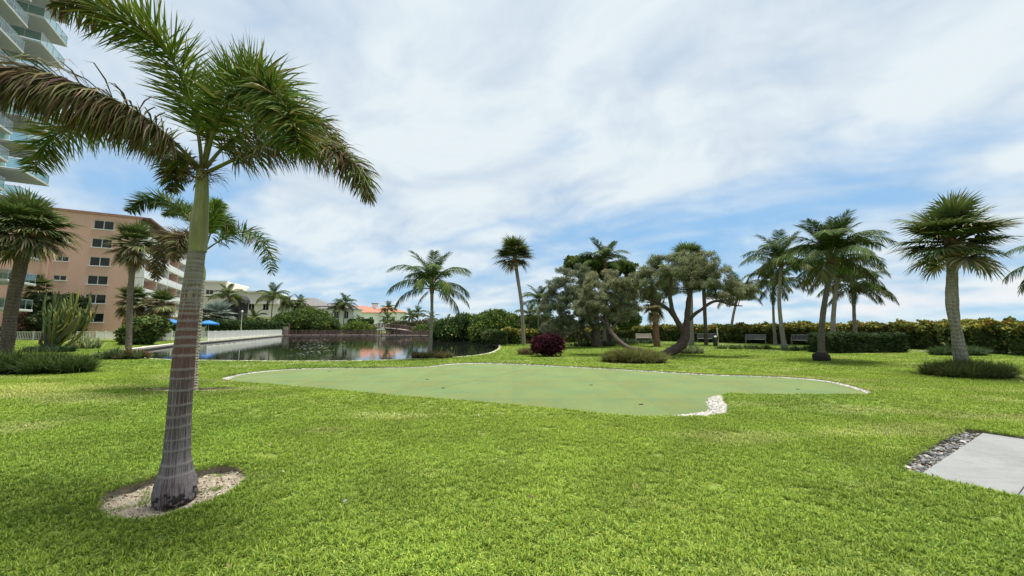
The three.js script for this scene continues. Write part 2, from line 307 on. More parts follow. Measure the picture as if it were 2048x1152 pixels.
// patio slabs with a strip of river pebbles
const concTex = tex(1024, 1024, (u, v) => { const a = tf(u, v, 4, 5), c = nB(u * 256, v * 256), s = tf(u * 0.25, v * 3, 16, 3), spot = smooth(0.60, 0.66, tf(u + 0.2, v + 0.6, 16, 4)) * 0.07, k = 0.86 - spot + (a - 0.5) * 0.30 + (c - 0.5) * 0.18 + (s - 0.5) * 0.18; return [0.182 * k, 0.190 * k, 0.183 * k]; }, { srgb: true, repeat: [0.5, 0.5] });
const concMat = new THREE.MeshStandardMaterial({ map: concTex, roughness: 0.85, bumpMap: turfBump, bumpScale: 0.002, side: THREE.DoubleSide });
const patio = new THREE.Group(); patio.name = 'patio'; patio.userData.kind = 'structure'; scene.add(patio);
{
  const cell = 0.655;
  for (let b = 0; b < 7; b++) for (let a = 0; a < 2; a++) {
    const a0 = a ? 1.64 : 0.0, a1 = a ? 3.26 : 1.63, b0 = b * cell, b1 = b0 + cell - 0.008;
    const q = [padAt(a0, b0), padAt(a1, b0), padAt(a1, b1), padAt(a0, b1)];
    const s = new THREE.Shape(q.map((p) => new THREE.Vector2(...p)));
    const g = new THREE.ExtrudeGeometry(s, { depth: 0.07, bevelEnabled: true, bevelSize: 0.004, bevelThickness: 0.004, bevelSegments: 1, bevelOffset: -0.004 }); g.rotateX(-Math.PI / 2); g.translate(0, -0.085 + rr(0, 0.003), 0);
    part('slab', g, concMat, patio);
  }
  part('sand_bed', sheet(grow(padHole, 0.1), [], -0.075), soilMat, patio);
  const R = rng(71), stones = [[0.030, 0.032, 0.036], [0.05, 0.053, 0.058], [0.09, 0.09, 0.09], [0.16, 0.155, 0.145], [0.27, 0.26, 0.235]].map((c) => std(...c, 0.6));
  const geos = Array.from({ length: 5 }, (_, k) => { const g = new THREE.IcosahedronGeometry(1, 2), P = g.attributes.position, a = rr(0.6, 0.95, R), h = rr(0.32, 0.5, R); for (let i = 0; i < P.count; i++) { const n = 1 + 0.22 * perlin.noise(P.getX(i) * 1.3 + k * 9, P.getY(i) * 1.3, P.getZ(i) * 1.3); P.setXYZ(i, P.getX(i) * n, P.getY(i) * n * h, P.getZ(i) * n * a); } g.computeVertexNormals(); return g; });
  const strip = new THREE.Group(); strip.name = 'pebble_strip'; strip.userData.kind = 'structure'; scene.add(strip);
  const done = []; // pebbles do not share a spot
  for (let k = 0; k < 6000 && done.length < 290; k++) {
    const a = rr(0.02, 3.3, R), near = R() < 0.9; const b = near ? -rr(0.03, 0.24, R) : rr(0.0, 1.8, R), aa = near ? a : rr(3.3, 3.4, R);
    const p = padAt(aa, b), s = rr(0.016, 0.046, R) * (near ? 1 : 0.7); if (!inside(p[0], p[1], padHole)) continue;
    if (near && fbm(a * 1.7, b * 5, 0.2, 3) > 0.12 + 0.4 * R()) continue;
    if (done.some((q) => Math.hypot(q[0] - p[0], q[1] - p[1]) < (q[2] + s) * 0.72)) continue; done.push([...p, s]);
    const m = part('pebble', geos[Math.floor(R() * 5)], stones[Math.min(4, Math.floor(R() ** 1.9 * 5))], strip);
    m.position.set(p[0], -0.062 + s * 0.3 + (R() < 0.25 ? 0.018 : 0), -p[1]); m.rotation.set(rr(-0.35, 0.35, R), R() * 6.3, rr(-0.35, 0.35, R)); m.scale.setScalar(s);
  }
}

// pond, its kerb and the sea wall
const ripple = tex(512, 512, (u, v) => { const a = tf(u, v * 1, 8, 4); return [a, a, a]; }, { repeat: [0.35, 0.35] });
const waterMat = new THREE.MeshPhysicalMaterial({ color: col(0.010, 0.013, 0.010), roughness: 0.015, ior: 1.34, bumpMap: ripple, bumpScale: 0.0025, side: THREE.DoubleSide });
struct('pond_water', sheet([[-62, 15], [3, 15], [3, 112], [-62, 112]], [], -0.16), waterMat);
const kerbMat = new THREE.MeshStandardMaterial({ color: col(0.40, 0.38, 0.32), roughness: 0.9, bumpMap: soilBump, bumpScale: 0.006, side: THREE.DoubleSide });
struct('pond_kerb', band(pondNear.slice(4), 0.24, -0.9, 0.015), kerbMat);
const bankMat = std(0.06, 0.06, 0.035, 1);
struct('pond_bank', skirt([...pondNear.slice(-1), [-2.4, 47], [-4, 62], [-10, 90], [-20, 108], [-44, 108], [-57, 96], [-50.4, 84]], 0, -1, false), bankMat);
{
  const w = thing('sea_wall', 'long pale concrete wall along the pond below the white picket fence', 'wall');
  const line = [[-27.6, 27.4], [-33, 37.3], [-50.4, 84]];
  part('wall_face', band(line, 0.3, -1.2, -0.05), std(0.30, 0.285, 0.25, 0.95, { bumpMap: soilBump, bumpScale: 0.02 }), w);
  part('cap', band(line, 0.55, -0.05, 0.09), kerbMat, w);
}
{ // floating leaves near the boardwalk
  const g = new THREE.CircleGeometry(0.14, 7, 0.3, 5.7); g.rotateX(-Math.PI / 2); const R = rng(8), it = [];
  for (let k = 0; k < 700; k++) { const d = rr(24, 62, R), x = mix(-0.585, -0.435, clamp(0.5 + (R() + R() + R() - 1.5) * 0.45)) * d; if (fbm(x * 0.25, d * 0.12, 3.1, 3) < -0.05) continue; it.push({ p: [x, -0.152 + R() * 0.006, -d], e: [rr(-0.1, 0.1, R), R() * 6, rr(-0.1, 0.1, R)], s: rr(0.3, 0.8, R), c: vary([0.06, 0.065, 0.04], R, 0.5) }); }
  tag(instanced('floating_leaves', g, new THREE.MeshStandardMaterial({ color: 0xffffff, roughness: 0.5, side: THREE.DoubleSide }), it, scene), 'small leaves floating on the dark pond before the boardwalk', 'leaves', null, 'stuff');
}

// walkway behind the lawn; beach and sea past the hedge
struct('walkway', band(smoothPoly([[10, 46], [16, 42.6], [21.5, 37], [24.6, 31.8], [27.5, 27.6], [33, 21]], 40, false), 2.0, -0.05, 0.02), concMat);
struct('sea', sheet([[40, 30], [900, -200], [1400, 200], [1400, 1500], [-60, 1500], [20, 120]], [], 0.006), new THREE.MeshStandardMaterial({ color: col(0.02, 0.10, 0.13), roughness: 0.15, bumpMap: ripple, bumpScale: 0.05, side: THREE.DoubleSide }));

// grass blades
function bladeTuft(seed, n, len, wid) {
  const R = rng(seed), g = new GB();
  for (let k = 0; k < n; k++) {
    const a = R() * 6.283, rad = Math.sqrt(R()) * 0.045, L = len * rr(0.55, 1.15, R), lean = rr(0.35, 1.7, R);
    let p = new V3(Math.cos(a) * rad, -0.004, Math.sin(a) * rad); const az = a + rr(-1.2, 1.2, R), d = new V3(Math.cos(az) * Math.sin(lean * 0.6), Math.cos(lean * 0.6), Math.sin(az) * Math.sin(lean * 0.6));
    const s = new V3(-Math.sin(az), rr(-0.4, 0.4, R), Math.cos(az)).normalize(), P = [p.clone()];
    for (let q = 0; q < 2; q++) { p = p.clone().addScaledVector(d, L / 2); P.push(p); d.x += Math.cos(az) * lean * 0.45; d.z += Math.sin(az) * lean * 0.45; d.y -= lean * 0.42; d.normalize(); }
    const t = R(); const base = t < 0.14 ? [1.75, 1.5, 1.9] : t < 0.5 ? [1.15, 1.1, 0.85] : [0.66, 0.76, 0.7];
    g.strip(P, [s, s, s], [wid * 0.8, wid, 0], vary(base, R, 0.22, 0.06));
  }
  return g.build();
}
{
  const mat = leafMat(0.40, 0.7), R = rng(99), sets = [[], [], [], []];
  const blocked = (x, y) => inside(x, y, greenHole) || inside(x, y, pitPoly) || inside(x, y, padHole) || inside(x, y, pondPoly) || inside(x, y, backPit);
  const tone = (x, y) => { const a = fbm(x * 0.16, y * 0.22, 0.4, 4), b = fbm(x * 0.9, y * 0.9, 5.1, 3), dry = smooth(0.06, 0.34, fbm(x * 0.35 + 7, y * 0.9, 2.7, 4) + 0.35 * Math.exp(-(((x + 12) / 3) ** 2) - (((y - 9.3) / 0.9) ** 2)) + 0.35 * Math.exp(-(((x + 8) / 0.9) ** 2) - (((y - 6.1) / 0.35) ** 2)) + 0.25 * Math.exp(-(((x + 2.6) / 0.5) ** 2) - (((y - 4.2) / 0.4) ** 2))); const k = 1 + a * 0.35 + b * 0.5; return [mix(0.190, 0.28, dry) * k * (1 + a * 0.2), mix(0.276, 0.335, dry) * k, mix(0.042, 0.10, dry) * k]; };
  const spread = (d0, d1, dens, s0, s1, set) => {
    const half = 1.62, area = half * (d1 * d1 - d0 * d0), n = Math.round(area * dens);
    for (let k = 0; k < n; k++) {
      const y = Math.sqrt(mix(d0 * d0, d1 * d1, R())), x = (R() * 2 - 1) * half * y; if (blocked(x, y)) continue;
      if (y < 12 && fbm(x * 3.1, y * 3.1, 9.2, 2) < -0.30) continue;
      set[R() < 0.5 ? 0 : 1].push({ p: [x, 0, -y], e: [0, R() * 6.28, 0], s: [rr(s0, s1, R) * 1.1, rr(s0, s1, R), rr(s0, s1, R) * 1.1], c: tone(x, y) });
    }
  };
  spread(1.6, 7, 560, 0.8, 1.25, [sets[0], sets[1]]);
  spread(7, 14, 210, 0.95, 1.4, [sets[0], sets[1]]);
  spread(14, 26, 75, 1.2, 1.9, [sets[2], sets[3]]);
  spread(26, 50, 26, 1.7, 2.6, [sets[2], sets[3]]);
  for (const [poly, step] of [[pitPoly, 0.03], [padHole, 0.03], [greenHole, 0.05]]) for (let k = 0; k < poly.length; k++) { // fringe hanging over the cut edges
    const a = poly[k], b = poly[(k + 1) % poly.length], L = Math.hypot(b[0] - a[0], b[1] - a[1]);
    for (let t = 0; t < L; t += step) { const x = mix(a[0], b[0], t / L) + rr(-0.03, 0.03, R), y = mix(a[1], b[1], t / L) + rr(-0.03, 0.03, R); sets[R() < 0.5 ? 0 : 1].push({ p: [x, -0.005, -y], e: [rr(-0.3, 0.3, R), R() * 6.28, rr(-0.3, 0.3, R)], s: rr(0.7, 1.1, R), c: tone(x, y) }); }
  }
  for (let k = 0; k < 260; k++) { const x = rr(-4.1, -2.75, R), y = rr(3.4, 4.75, R); if (inside(x, y, pitPoly) && fbm(x * 4, y * 4, 1.1, 3) > 0.16) sets[0].push({ p: [x, -0.09, -y], e: [0, R() * 6.28, 0], s: rr(0.5, 0.9, R), c: tone(x, y) }); }
  [bladeTuft(1, 22, 0.052, 0.0030), bladeTuft(2, 24, 0.046, 0.0032), bladeTuft(3, 16, 0.048, 0.0044), bladeTuft(4, 16, 0.044, 0.0046)].forEach((g, k) => {
    const m = instanced('grass', g, mat, sets[k], scene); m.name = numbered('grass'); tag(m, 'short green lawn grass of broad curled blades', 'grass', 'lawn grass', 'stuff');
  });
  console.log('grass', sets.map((s) => s.length));
}

// ---------------------------------------------------------------- buildings
const stucco = tex(256, 256, (u, v) => { const a = tf(u, v, 32, 3, nB); return [a, a, a]; }, { repeat: [0.5, 0.5] });
const stain = (r, g, b, k = 0.16) => tex(512, 512, (u, v) => { const a = tf(u, v, 4, 5), s = tf(u * 4, v * 0.5, 16, 3), m = 1 + (a - 0.5) * k * 2 + (s - 0.5) * k; return [r * m, g * m, b * m]; }, { srgb: true, repeat: [0.06, 0.06] });
const wallMat = (r, g, b, k) => new THREE.MeshStandardMaterial({ map: stain(r, g, b, k), bumpMap: stucco, bumpScale: 0.01, roughness: 0.92, side: THREE.DoubleSide });
const glassMat = new THREE.MeshPhysicalMaterial({ color: col(0.02, 0.024, 0.028), roughness: 0.04, ior: 1.5, side: THREE.DoubleSide });
const tealGlass = new THREE.MeshPhysicalMaterial({ color: col(0.66, 0.80, 0.78), roughness: 0.03, transmission: 1, thickness: 0, ior: 1.5, side: THREE.DoubleSide });
const white = std(0.72, 0.72, 0.69, 0.6), whiteWall = wallMat(0.78, 0.78, 0.75, 0.06), steel = std(0.45, 0.48, 0.48, 0.4, { metalness: 0.6 });
const TURN = Math.PI / 6; // the blocks by the pond share one grid: x outward to the pond, z towards the road
const onGrid = (a, b) => [0.866 * a - 0.5 * b, 0, -(0.5 * a + 0.866 * b)];
// wall in the local xy plane (front towards +z) with real openings [x0, x1, y0, y1]
function wallWith(w, h, t, holes, x0 = 0) {
  const s = new THREE.Shape([[x0, 0], [x0 + w, 0], [x0 + w, h], [x0, h]].map((p) => new THREE.Vector2(...p)));
  for (const [a, b, c, d] of holes) s.holes.push(new THREE.Path([[a, c], [a, d], [b, d], [b, c]].map((p) => new THREE.Vector2(...p))));
  const g = new THREE.ExtrudeGeometry(s, { depth: t, bevelEnabled: false }); g.translate(0, 0, -t); return g;
}
function windowIn(parent, [x0, x1, y0, y1], { mullions = 1, frame = white, sill = true, depth = 0.12, name = 'window', turn, at } = {}) {
  const w = x1 - x0, h = y1 - y0, f = 0.07, l = [box(w, f, 0.08, w / 2, f / 2, 0), box(w, f, 0.08, w / 2, h - f / 2, 0), box(f, h - 2 * f, 0.08, f / 2, h / 2, 0), box(f, h - 2 * f, 0.08, w - f / 2, h / 2, 0)];
  for (let k = 1; k <= mullions; k++) l.push(box(f, h - 2 * f, 0.078, w * k / (mullions + 1), h / 2, 0));
  if (sill) l.push(box(w + 0.24, 0.09, 0.22, w / 2, -0.045, depth));
  const m = part(name, merge(l), frame, parent); m.position.set(x0, y0, -depth);
  if (turn !== undefined) { m.rotation.y = turn; m.position.set(...at); }
  for (let k = 0; k <= mullions; k++) part('pane', box(w / (mullions + 1) - f, h - 2 * f, 0.012, w * (k + 0.5) / (mullions + 1), h / 2, -0.02), glassMat, m);
  return m;
}

{ // salmon apartment block
  const H = 19.4, F0 = 0.2, fl = 2.92, pink = wallMat(0.61, 0.375, 0.295, 0.06);
  const b = thing('apartment_building', 'salmon pink six storey apartment block with white railed balconies', 'building', onGrid(-22.3, 83), TURN);
  const holes = [], wins = [];
  for (let k = 0; k < 6; k++) { const y = 2.45 + k * fl; wins.push([[-5.3, -3.0, y, y + 1.42], 1]); }
  for (let k = 1; k < 5; k++) { const y = 2.85 + k * fl; wins.push([[-8.9, -7.5, y, y + 0.78], 1]); wins.push([[-11.6, -10.2, y, y + 0.78], 1]); wins.push([[-17.5, -15.2, y - 0.4, y + 1.02], 1]); }
  for (const [r] of wins) holes.push(r);
  part('end_wall', wallWith(34, H, 0.3, holes, -34), pink, b);
  part('pilaster', box(0.55, H - 0.05, 0.22, -9.75, H / 2, 0.112), pink, b);
  for (const [r, m] of wins) windowIn(b, r, { mullions: m });
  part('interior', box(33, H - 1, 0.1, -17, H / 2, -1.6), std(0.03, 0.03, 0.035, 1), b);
  part('parapet', box(34.3, 0.35, 0.5, -16.95, H + 0.1, -0.1), wallMat(0.36, 0.19, 0.14, 0.1), b);
  part('roof', box(33.8, 0.3, 42, -16.9, H - 0.2, -21.3), std(0.3, 0.28, 0.26, 0.9), b);
  const red = std(0.075, 0.018, 0.018, 0.8), brown = std(0.13, 0.07, 0.05, 0.8);
  part('gallery_wall', box(0.3, H, 41.7, -1.0, H / 2, -21.15), pink, b);
  part('eave', box(2.6, 0.3, 42.4, 0.0, H + 0.12, -21.2), brown, b);
  for (let k = 0; k < 6; k++) {
    const y = F0 + 1.05 + k * fl;
    if (k) part('balcony_floor', box(1.9, 0.22, 41.6, 0.1, y - 0.12, -21.1), white, b);
    for (let q = 0; q < 6; q++) {
      const z = -0.9 - q * 6.9;
      const d = part('balcony_door', box(0.06, 2.15, 5.1, -0.82, y + 1.12, z - 3.2), red, b); part('pane', box(0.02, 1.7, 1.8, 0.05, 0, 0), glassMat, d).position.set(-0.82, y + 1.1, z - 1.8);
      if (k) part('balcony_railing', box(0.07, 0.98, 6.7, 1.02, y + 0.5, z - 2.7), white, b);
      part('divider', box(1.9, fl - 0.3, 0.16, 0.1, y + 1.3, z + 0.5), q % 2 ? pink : white, b);
    }
  }
}
{ // tall white tower with glass balconies
  const b = thing('apartment_tower', 'tall white tower with rows of teal glass balconies beside salmon block', 'building', onGrid(-30, 66.6), TURN);
  const sofMat = wallMat(0.44, 0.44, 0.43, 0.06);
  part('wall', box(14, 46, 30, -7, 23, 15), whiteWall, b);
  for (let k = 0; k < 15; k++) {
    const y = 3.7 + k * 3;
    for (const [z0, z1] of [[0.6, 5.7], [8.2, 14.2], [16.6, 22.6]]) {
      const len = z1 - z0, zc = (z0 + z1) / 2;
      const s = part('balcony', rbox(3.95, 0.24, len, 1.97, y - 0.12, zc, 0.03), sofMat, b);
      const n = Math.round(len / 1.3);
      for (let q = 0; q < n; q++) part('glass_panel', box(0.025, 0.95, len / n - 0.06, 3.86, y + 0.55, z0 + len * (q + 0.5) / n), tealGlass, s);
      for (const z of [z0 + 0.05, z1 - 0.05]) for (let q = 0; q < 3; q++) part('glass_panel', box(1.2, 0.95, 0.025, 0.72 + q * 1.26, y + 0.55, z), tealGlass, s);
      const l = [box(0.06, 0.05, len, 3.86, y + 1.08, zc), box(3.8, 0.05, 0.06, 1.95, y + 1.08, z0 + 0.05), box(3.8, 0.05, 0.06, 1.95, y + 1.08, z1 - 0.05)];
      for (let q = 0; q <= n; q++) l.push(box(0.04, 1.05, 0.04, 3.86, y + 0.53, z0 + 0.05 + (len - 0.1) * q / n));
      part('railing', merge(l), steel, s);
      const d = part('sliding_door', box(0.08, 2.3, len * 0.6, 0.03, y + 1.2, zc + 0.3), white, b);
      for (let q = 0; q < 2; q++) part('pane', box(0.02, 2.1, len * 0.26, 0.085, y + 1.2, zc + 0.3 + (q - 0.5) * len * 0.29), glassMat, d);
    }
  }
}
const roofTex = (r, g, b) => tex(256, 256, (u, v) => { const row = Math.abs(Math.sin(u * Math.PI * 16)), a = tf(u, v, 16, 3); const k = 0.75 + 0.25 * row + (a - 0.5) * 0.6; return [r * k, g * k, b * k]; }, { srgb: true, repeat: [0.2, 0.2] });
function hip(w, d, h, over = 0.7) { // hip roof, base at y = 0
  const x = w / 2 + over, z = d / 2 + over, r = Math.max(0.01, x - z), v = [[-x, 0, z], [x, 0, z], [x, 0, -z], [-x, 0, -z], [-r, h, 0], [r, h, 0]], P = [], U = [];
  const tri = (a, b, c) => { for (const k of [a, b, c]) { P.push(...v[k]); U.push(v[k][0], v[k][2] + v[k][1]); } };
  tri(0, 1, 5); tri(0, 5, 4); tri(1, 2, 5); tri(2, 3, 4); tri(2, 4, 5); tri(3, 0, 4); tri(0, 3, 2); tri(0, 2, 1);
  const g = new THREE.BufferGeometry(); g.setAttribute('position', new THREE.Float32BufferAttribute(P, 3)); g.setAttribute('uv', new THREE.Float32BufferAttribute(U, 2)); g.computeVertexNormals(); return g;
}
function block(parent, name, w, h, d, x, y, z, mat, wins = [], opt = {}) {
  const g = wallWith(w, h, 0.3, wins, -w / 2), front = part(name, g, mat, parent); front.position.set(x, y, z + d / 2);
  part('side_wall', merge([box(0.3, h, d - 0.3, -w / 2 + 0.15, h / 2, -d / 2 - 0.15), box(0.3, h, d - 0.3, w / 2 - 0.15, h / 2, -d / 2 - 0.15), box(w - 0.6, 0.2, d - 0.4, 0, h - 0.12, -d / 2 - 0.1), box(w - 0.6, h - 0.3, 0.1, 0, h / 2, -1.4)]), mat, front);
  for (const r of wins) { const m = windowIn(parent, r, { sill: false, ...opt }); m.position.x += x; m.position.y += y; m.position.z += z + d / 2; }
  return front;
}
{ // cream mansion in stepped blocks with cornices
  const cream = wallMat(0.72, 0.68, 0.60, 0.06), trim = std(0.76, 0.73, 0.66, 0.8);
  const b = thing('mansion', 'large cream stucco mansion with flat roofs and banded cornices', 'house', [-83, 0, -112], 0.25);
  const w1 = []; for (let f = 0; f < 3; f++) for (let k = 0; k < 5; k++) w1.push([-11.2 + k * 4.6, -9.4 + k * 4.6, 1.6 + f * 4.2, 3.7 + f * 4.2]);
  block(b, 'wall', 24, 14.2, 14, -10.5, 0, 0, cream, w1);
  const w2 = []; for (let f = 0; f < 2; f++) for (let k = 0; k < 3; k++) w2.push([-4.6 + k * 3.6, -3.1 + k * 3.6, 2 + f * 4.6, 4.2 + f * 4.6]);
  block(b, 'wall', 13, 11.6, 12, 8.2, 0, 0.8, cream, w2);
  for (const [x, w, y, z] of [[-10.5, 24.9, 14.4, 7.2], [-10.5, 24.6, 10.6, 7.2], [-10.5, 24.5, 6.3, 7.2], [8.2, 13.8, 11.8, 7.0], [8.2, 13.5, 8.6, 7.0], [8.2, 13.4, 4.9, 7.0]]) part('cornice', box(w, 0.45, 0.9, x, y, z), trim, b);
  part('roof_terrace', box(24.6, 0.4, 14.4, -10.5, 14.3, 0), trim, b);
}
{ // screened pool house
  const b = thing('screen_enclosure', 'dark screened enclosure with curved roof before the cream mansion', 'pavilion', [-71.6, 0, -98], 0.15);
  const dark = std(0.012, 0.012, 0.014, 0.8), l = [];
  part('screen_wall', box(4.6, 5.6, 4, 0, 5.2, 0), dark, b);
  const s = new THREE.Shape(); s.moveTo(-2.7, 0); s.quadraticCurveTo(-0.4, 0.5, 1.2, 2.2); s.quadraticCurveTo(1.9, 2.2, 2.6, 0.8); s.lineTo(2.7, 0); s.closePath();
  part('curved_roof', new THREE.ExtrudeGeometry(s, { depth: 4.4, bevelEnabled: false }).translate(0, 8.0, -2.2), std(0.02, 0.02, 0.022, 0.7), b);
  for (let k = -2; k <= 2; k++) l.push(box(0.12, 5.6, 0.1, k * 1.1, 5.2, 2.06)); l.push(box(4.7, 0.15, 0.12, 0, 4.2, 2.07), box(4.7, 0.15, 0.12, 0, 6.6, 2.07));
  part('frame', merge(l), std(0.05, 0.05, 0.055, 0.6), b);
  part('base', box(4.8, 2.4, 4.2, 0, 1.2, 0), whiteWall, b);
}
{ // white house with an arched entry
  const b = thing('white_villa', 'white villa with arched ground floor openings behind tall coconut palm', 'house', [-74, 0, -118], 0.1);
  const w = []; for (let k = 0; k < 4; k++) w.push([-6 + k * 3.4, -4.6 + k * 3.4, 6.2, 8.2]); for (let k = 0; k < 3; k++) w.push([-4.6 + k * 3.6, -2.2 + k * 3.6, 1.0, 4.0]);
  block(b, 'wall', 15, 10.8, 12, 0, 0, 0, whiteWall, w);
  part('cornice', box(15.8, 0.5, 0.9, 0, 10.9, 6.2), white, b); part('cornice', box(15.4, 0.3, 0.6, 0, 5.3, 6.2), white, b);
  for (let k = 0; k < 3; k++) { const a = part('arch', new THREE.TorusGeometry(1.35, 0.18, 6, 18, Math.PI), white, b); a.position.set(-3.4 + k * 3.6, 4.0, 6.05); }
}
function villa(label, pos, turn, blocks, roofMat, chimney) {
  const b = thing('villa', label, 'house', pos, turn);
  for (const [w, h, d, x, z, rh, wins] of blocks) { block(b, 'wall', w, h, d, x, 0, z, whiteWall, wins); part('roof', hip(w, d, rh), roofMat, b).position.set(x, h, z); }
  if (chimney) { const c = part('chimney', box(1.6, 1.6, 1.2, 0, 0.8, 0), whiteWall, b); c.position.set(...chimney); part('chimney_cap', box(2.1, 0.25, 1.6, 0, 1.75, 0), std(0.2, 0.18, 0.17, 0.9), c); }
  return b;
}
const rows = (x0, step, n, y0, y1, w) => Array.from({ length: n }, (_, k) => [x0 + k * step, x0 + k * step + w, y0, y1]);
villa('white villa with grey hipped roofs above the large green mangrove mound', [-62, 0, -121], 0.12, [[17, 8.2, 12, -3.2, 0, 2.9, [...rows(-6.5, 4.2, 4, 5.2, 7.3, 1.4), ...rows(-6.5, 4.2, 4, 1.2, 3.6, 1.6)]], [10, 7.4, 9, 8.2, 2.6, 2.5, [...rows(-3.6, 2.9, 3, 4.4, 6.6, 1.3), ...rows(-3.6, 2.9, 3, 1.0, 3.0, 1.3)]]], new THREE.MeshStandardMaterial({ map: roofTex(0.13, 0.125, 0.125), roughness: 0.9, side: THREE.DoubleSide }));
villa('white villa with orange red tiled hip roof beyond the boardwalk', [-84, 0, -210], -0.05, [[15.5, 6.0, 10, -0.4, 0, 2.5, [[-0.9, 0.5, 3.2, 4.9], ...rows(-6, 4.5, 2, 1.0, 2.6, 1.2), ...rows(3, 3, 2, 2.8, 4.6, 1.2)]], [10, 6.3, 9, 8.6, -3, 2.4, rows(-3, 3.0, 3, 2.8, 4.6, 1.2)]], new THREE.MeshStandardMaterial({ map: roofTex(0.31, 0.125, 0.078), roughness: 0.85, side: THREE.DoubleSide }), [4.6, 7.6, -1.5]).scale.setScalar(1.62);
{ // pale block between the salmon building and the mansion
  const b = thing('pale_building', 'pale grey building with arched windows behind the salmon block', 'building', [-92, 0, -96], 0.4);
  const w = []; for (let f = 0; f < 4; f++) for (let k = 0; k < 4; k++) w.push([-6.5 + k * 3.5, -4.7 + k * 3.5, 1.4 + f * 3.4, 3.4 + f * 3.4]);
  block(b, 'wall', 15, 14, 12, 0, 0, 0, wallMat(0.56, 0.55, 0.50, 0.07), w);
  for (let f = 1; f < 5; f++) part('balcony', box(15.6, 0.3, 1.2, 0, f * 3.4, 6.3), white, b);
}

// ---------------------------------------------------------------- fences, boardwalk, benches and other small things
const fenceWhite = std(0.74, 0.73, 0.70, 0.55);
function picketFence(label, line, y0 = 0, H = 1.15, step = 2.1) {
  const t = thing('picket_fence', label, 'fence');
  for (let s = 0; s < line.length - 1; s++) {
    const a = line[s], b = line[s + 1], L = Math.hypot(b[0] - a[0], b[1] - a[1]), n = Math.max(1, Math.round(L / step));
    for (let k = 0; k < n; k++) {
      const P = (f) => { const q = (k + f) / n; return new V3(mix(a[0], b[0], q), y0, -mix(a[1], b[1], q)); };
      const p0 = P(0), p1 = P(1), l = [bar(p0.clone().setY(y0 + H - 0.06), p1.clone().setY(y0 + H - 0.06), 0.05, 0.06), bar(p0.clone().setY(y0 + 0.14), p1.clone().setY(y0 + 0.14), 0.05, 0.06)];
      for (let q = 1; q < 14; q++) { const p = P(q / 14); l.push(box(0.04, H - 0.2, 0.03, p.x, y0 + H / 2 + 0.04, p.z)); }
      part('picket_panel', merge(l), fenceWhite, t);
      const post = part('post', merge([box(0.1, H, 0.1, 0, H / 2, 0), box(0.13, 0.04, 0.13, 0, H + 0.02, 0)]), fenceWhite, t); post.position.copy(p0);
    }
  }
  return t;
}
picketFence('white picket fence along the sea wall of the pond', [[-40.5, 45.6], [-36.15, 45.6], [-50.2, 83.6]], 0.09);
picketFence('white picket fence in front of the salmon block beyond the lawn', [[-74, 48.6], [-65.4, 50], [-61.9, 52], [-57.5, 53], [-54, 52], [-46.8, 48.5], [-40.6, 45.7]]);
{ // boardwalk over the pond
  const wood = tex(256, 256, (u, v) => { const a = tf(u * 4, v * 0.5, 16, 4), k = 0.75 + (a - 0.5) * 0.9; return [0.22 * k, 0.145 * k, 0.12 * k]; }, { srgb: true });
  const woodMat = new THREE.MeshStandardMaterial({ map: wood, roughness: 0.9, side: THREE.DoubleSide }), deckMat = std(0.30, 0.24, 0.21, 0.9);
  const walk = (label, pts, deckY, H, step, piles) => {
    const t = thing('boardwalk', label, 'boardwalk'), c = pts.map((p) => new V3(p[0], deckY(p), -p[1]));
    for (let s = 0; s < c.length - 1; s++) {
      const a = c[s], b = c[s + 1], L = a.distanceTo(b), n = Math.round(L / step), side = new V3().crossVectors(b.clone().sub(a).normalize(), UP).multiplyScalar(0.95);
      part('deck', bar(a, b, 1.9, 0.18), deckMat, t);
      for (const sg of [-1, 1]) {
        const o = side.clone().multiplyScalar(sg), A = a.clone().add(o), B = b.clone().add(o);
        part('handrail', bar(A.clone().add(new V3(0, H, 0)), B.clone().add(new V3(0, H, 0)), 0.14, 0.06), woodMat, t);
        const l = []; for (let q = 0; q < L / 0.26; q++) { const p = A.clone().lerp(B, q * 0.26 / L); l.push(box(0.05, H - 0.12, 0.05, p.x, p.y + H / 2 + 0.04, p.z)); }
        part('balusters', merge(l), woodMat, t, 'stuff');
        for (let q = 0; q <= n; q++) { const p = A.clone().lerp(B, q / n); const m = part('post', box(0.12, H + 0.08, 0.12, 0, (H + 0.08) / 2, 0), woodMat, t); m.position.copy(p); if (piles && q % piles === 0) { const w = part('pile', new THREE.CylinderGeometry(0.16, 0.18, 2.2, 8).translate(0, -1.15, 0), std(0.05, 0.04, 0.035, 0.95), t); w.position.copy(p); } }
      }
    }
  };
  walk('brown timber boardwalk with pickets crossing the far end of the pond', [[-50.4, 85], [-42.5, 86], [-32, 86], [-19, 82], [-12.5, 79]], () => -0.02, 1.1, 1.9, 2);
  walk('arched brown timber footbridge rising behind the flat boardwalk', [[-45, 99], [-39, 99.5], [-34, 99], [-29, 98], [-24, 96]], (p) => 0.35 + 1.35 * Math.exp(-(((p[0] + 33) / 7) ** 2)), 1.1, 1.9, 0);
  const g = thing('boardwalk_gate', 'pale masonry gate pier where fence meets boardwalk', 'gate', [-50.9, 0, -86], 0);
  part('pier', box(3.6, 1.9, 0.4, -1.2, 0.95, 0), std(0.34, 0.32, 0.26, 0.9), g); part('post', box(0.18, 2.6, 0.18, 0.8, 1.3, 0.1), woodMat, g);
}
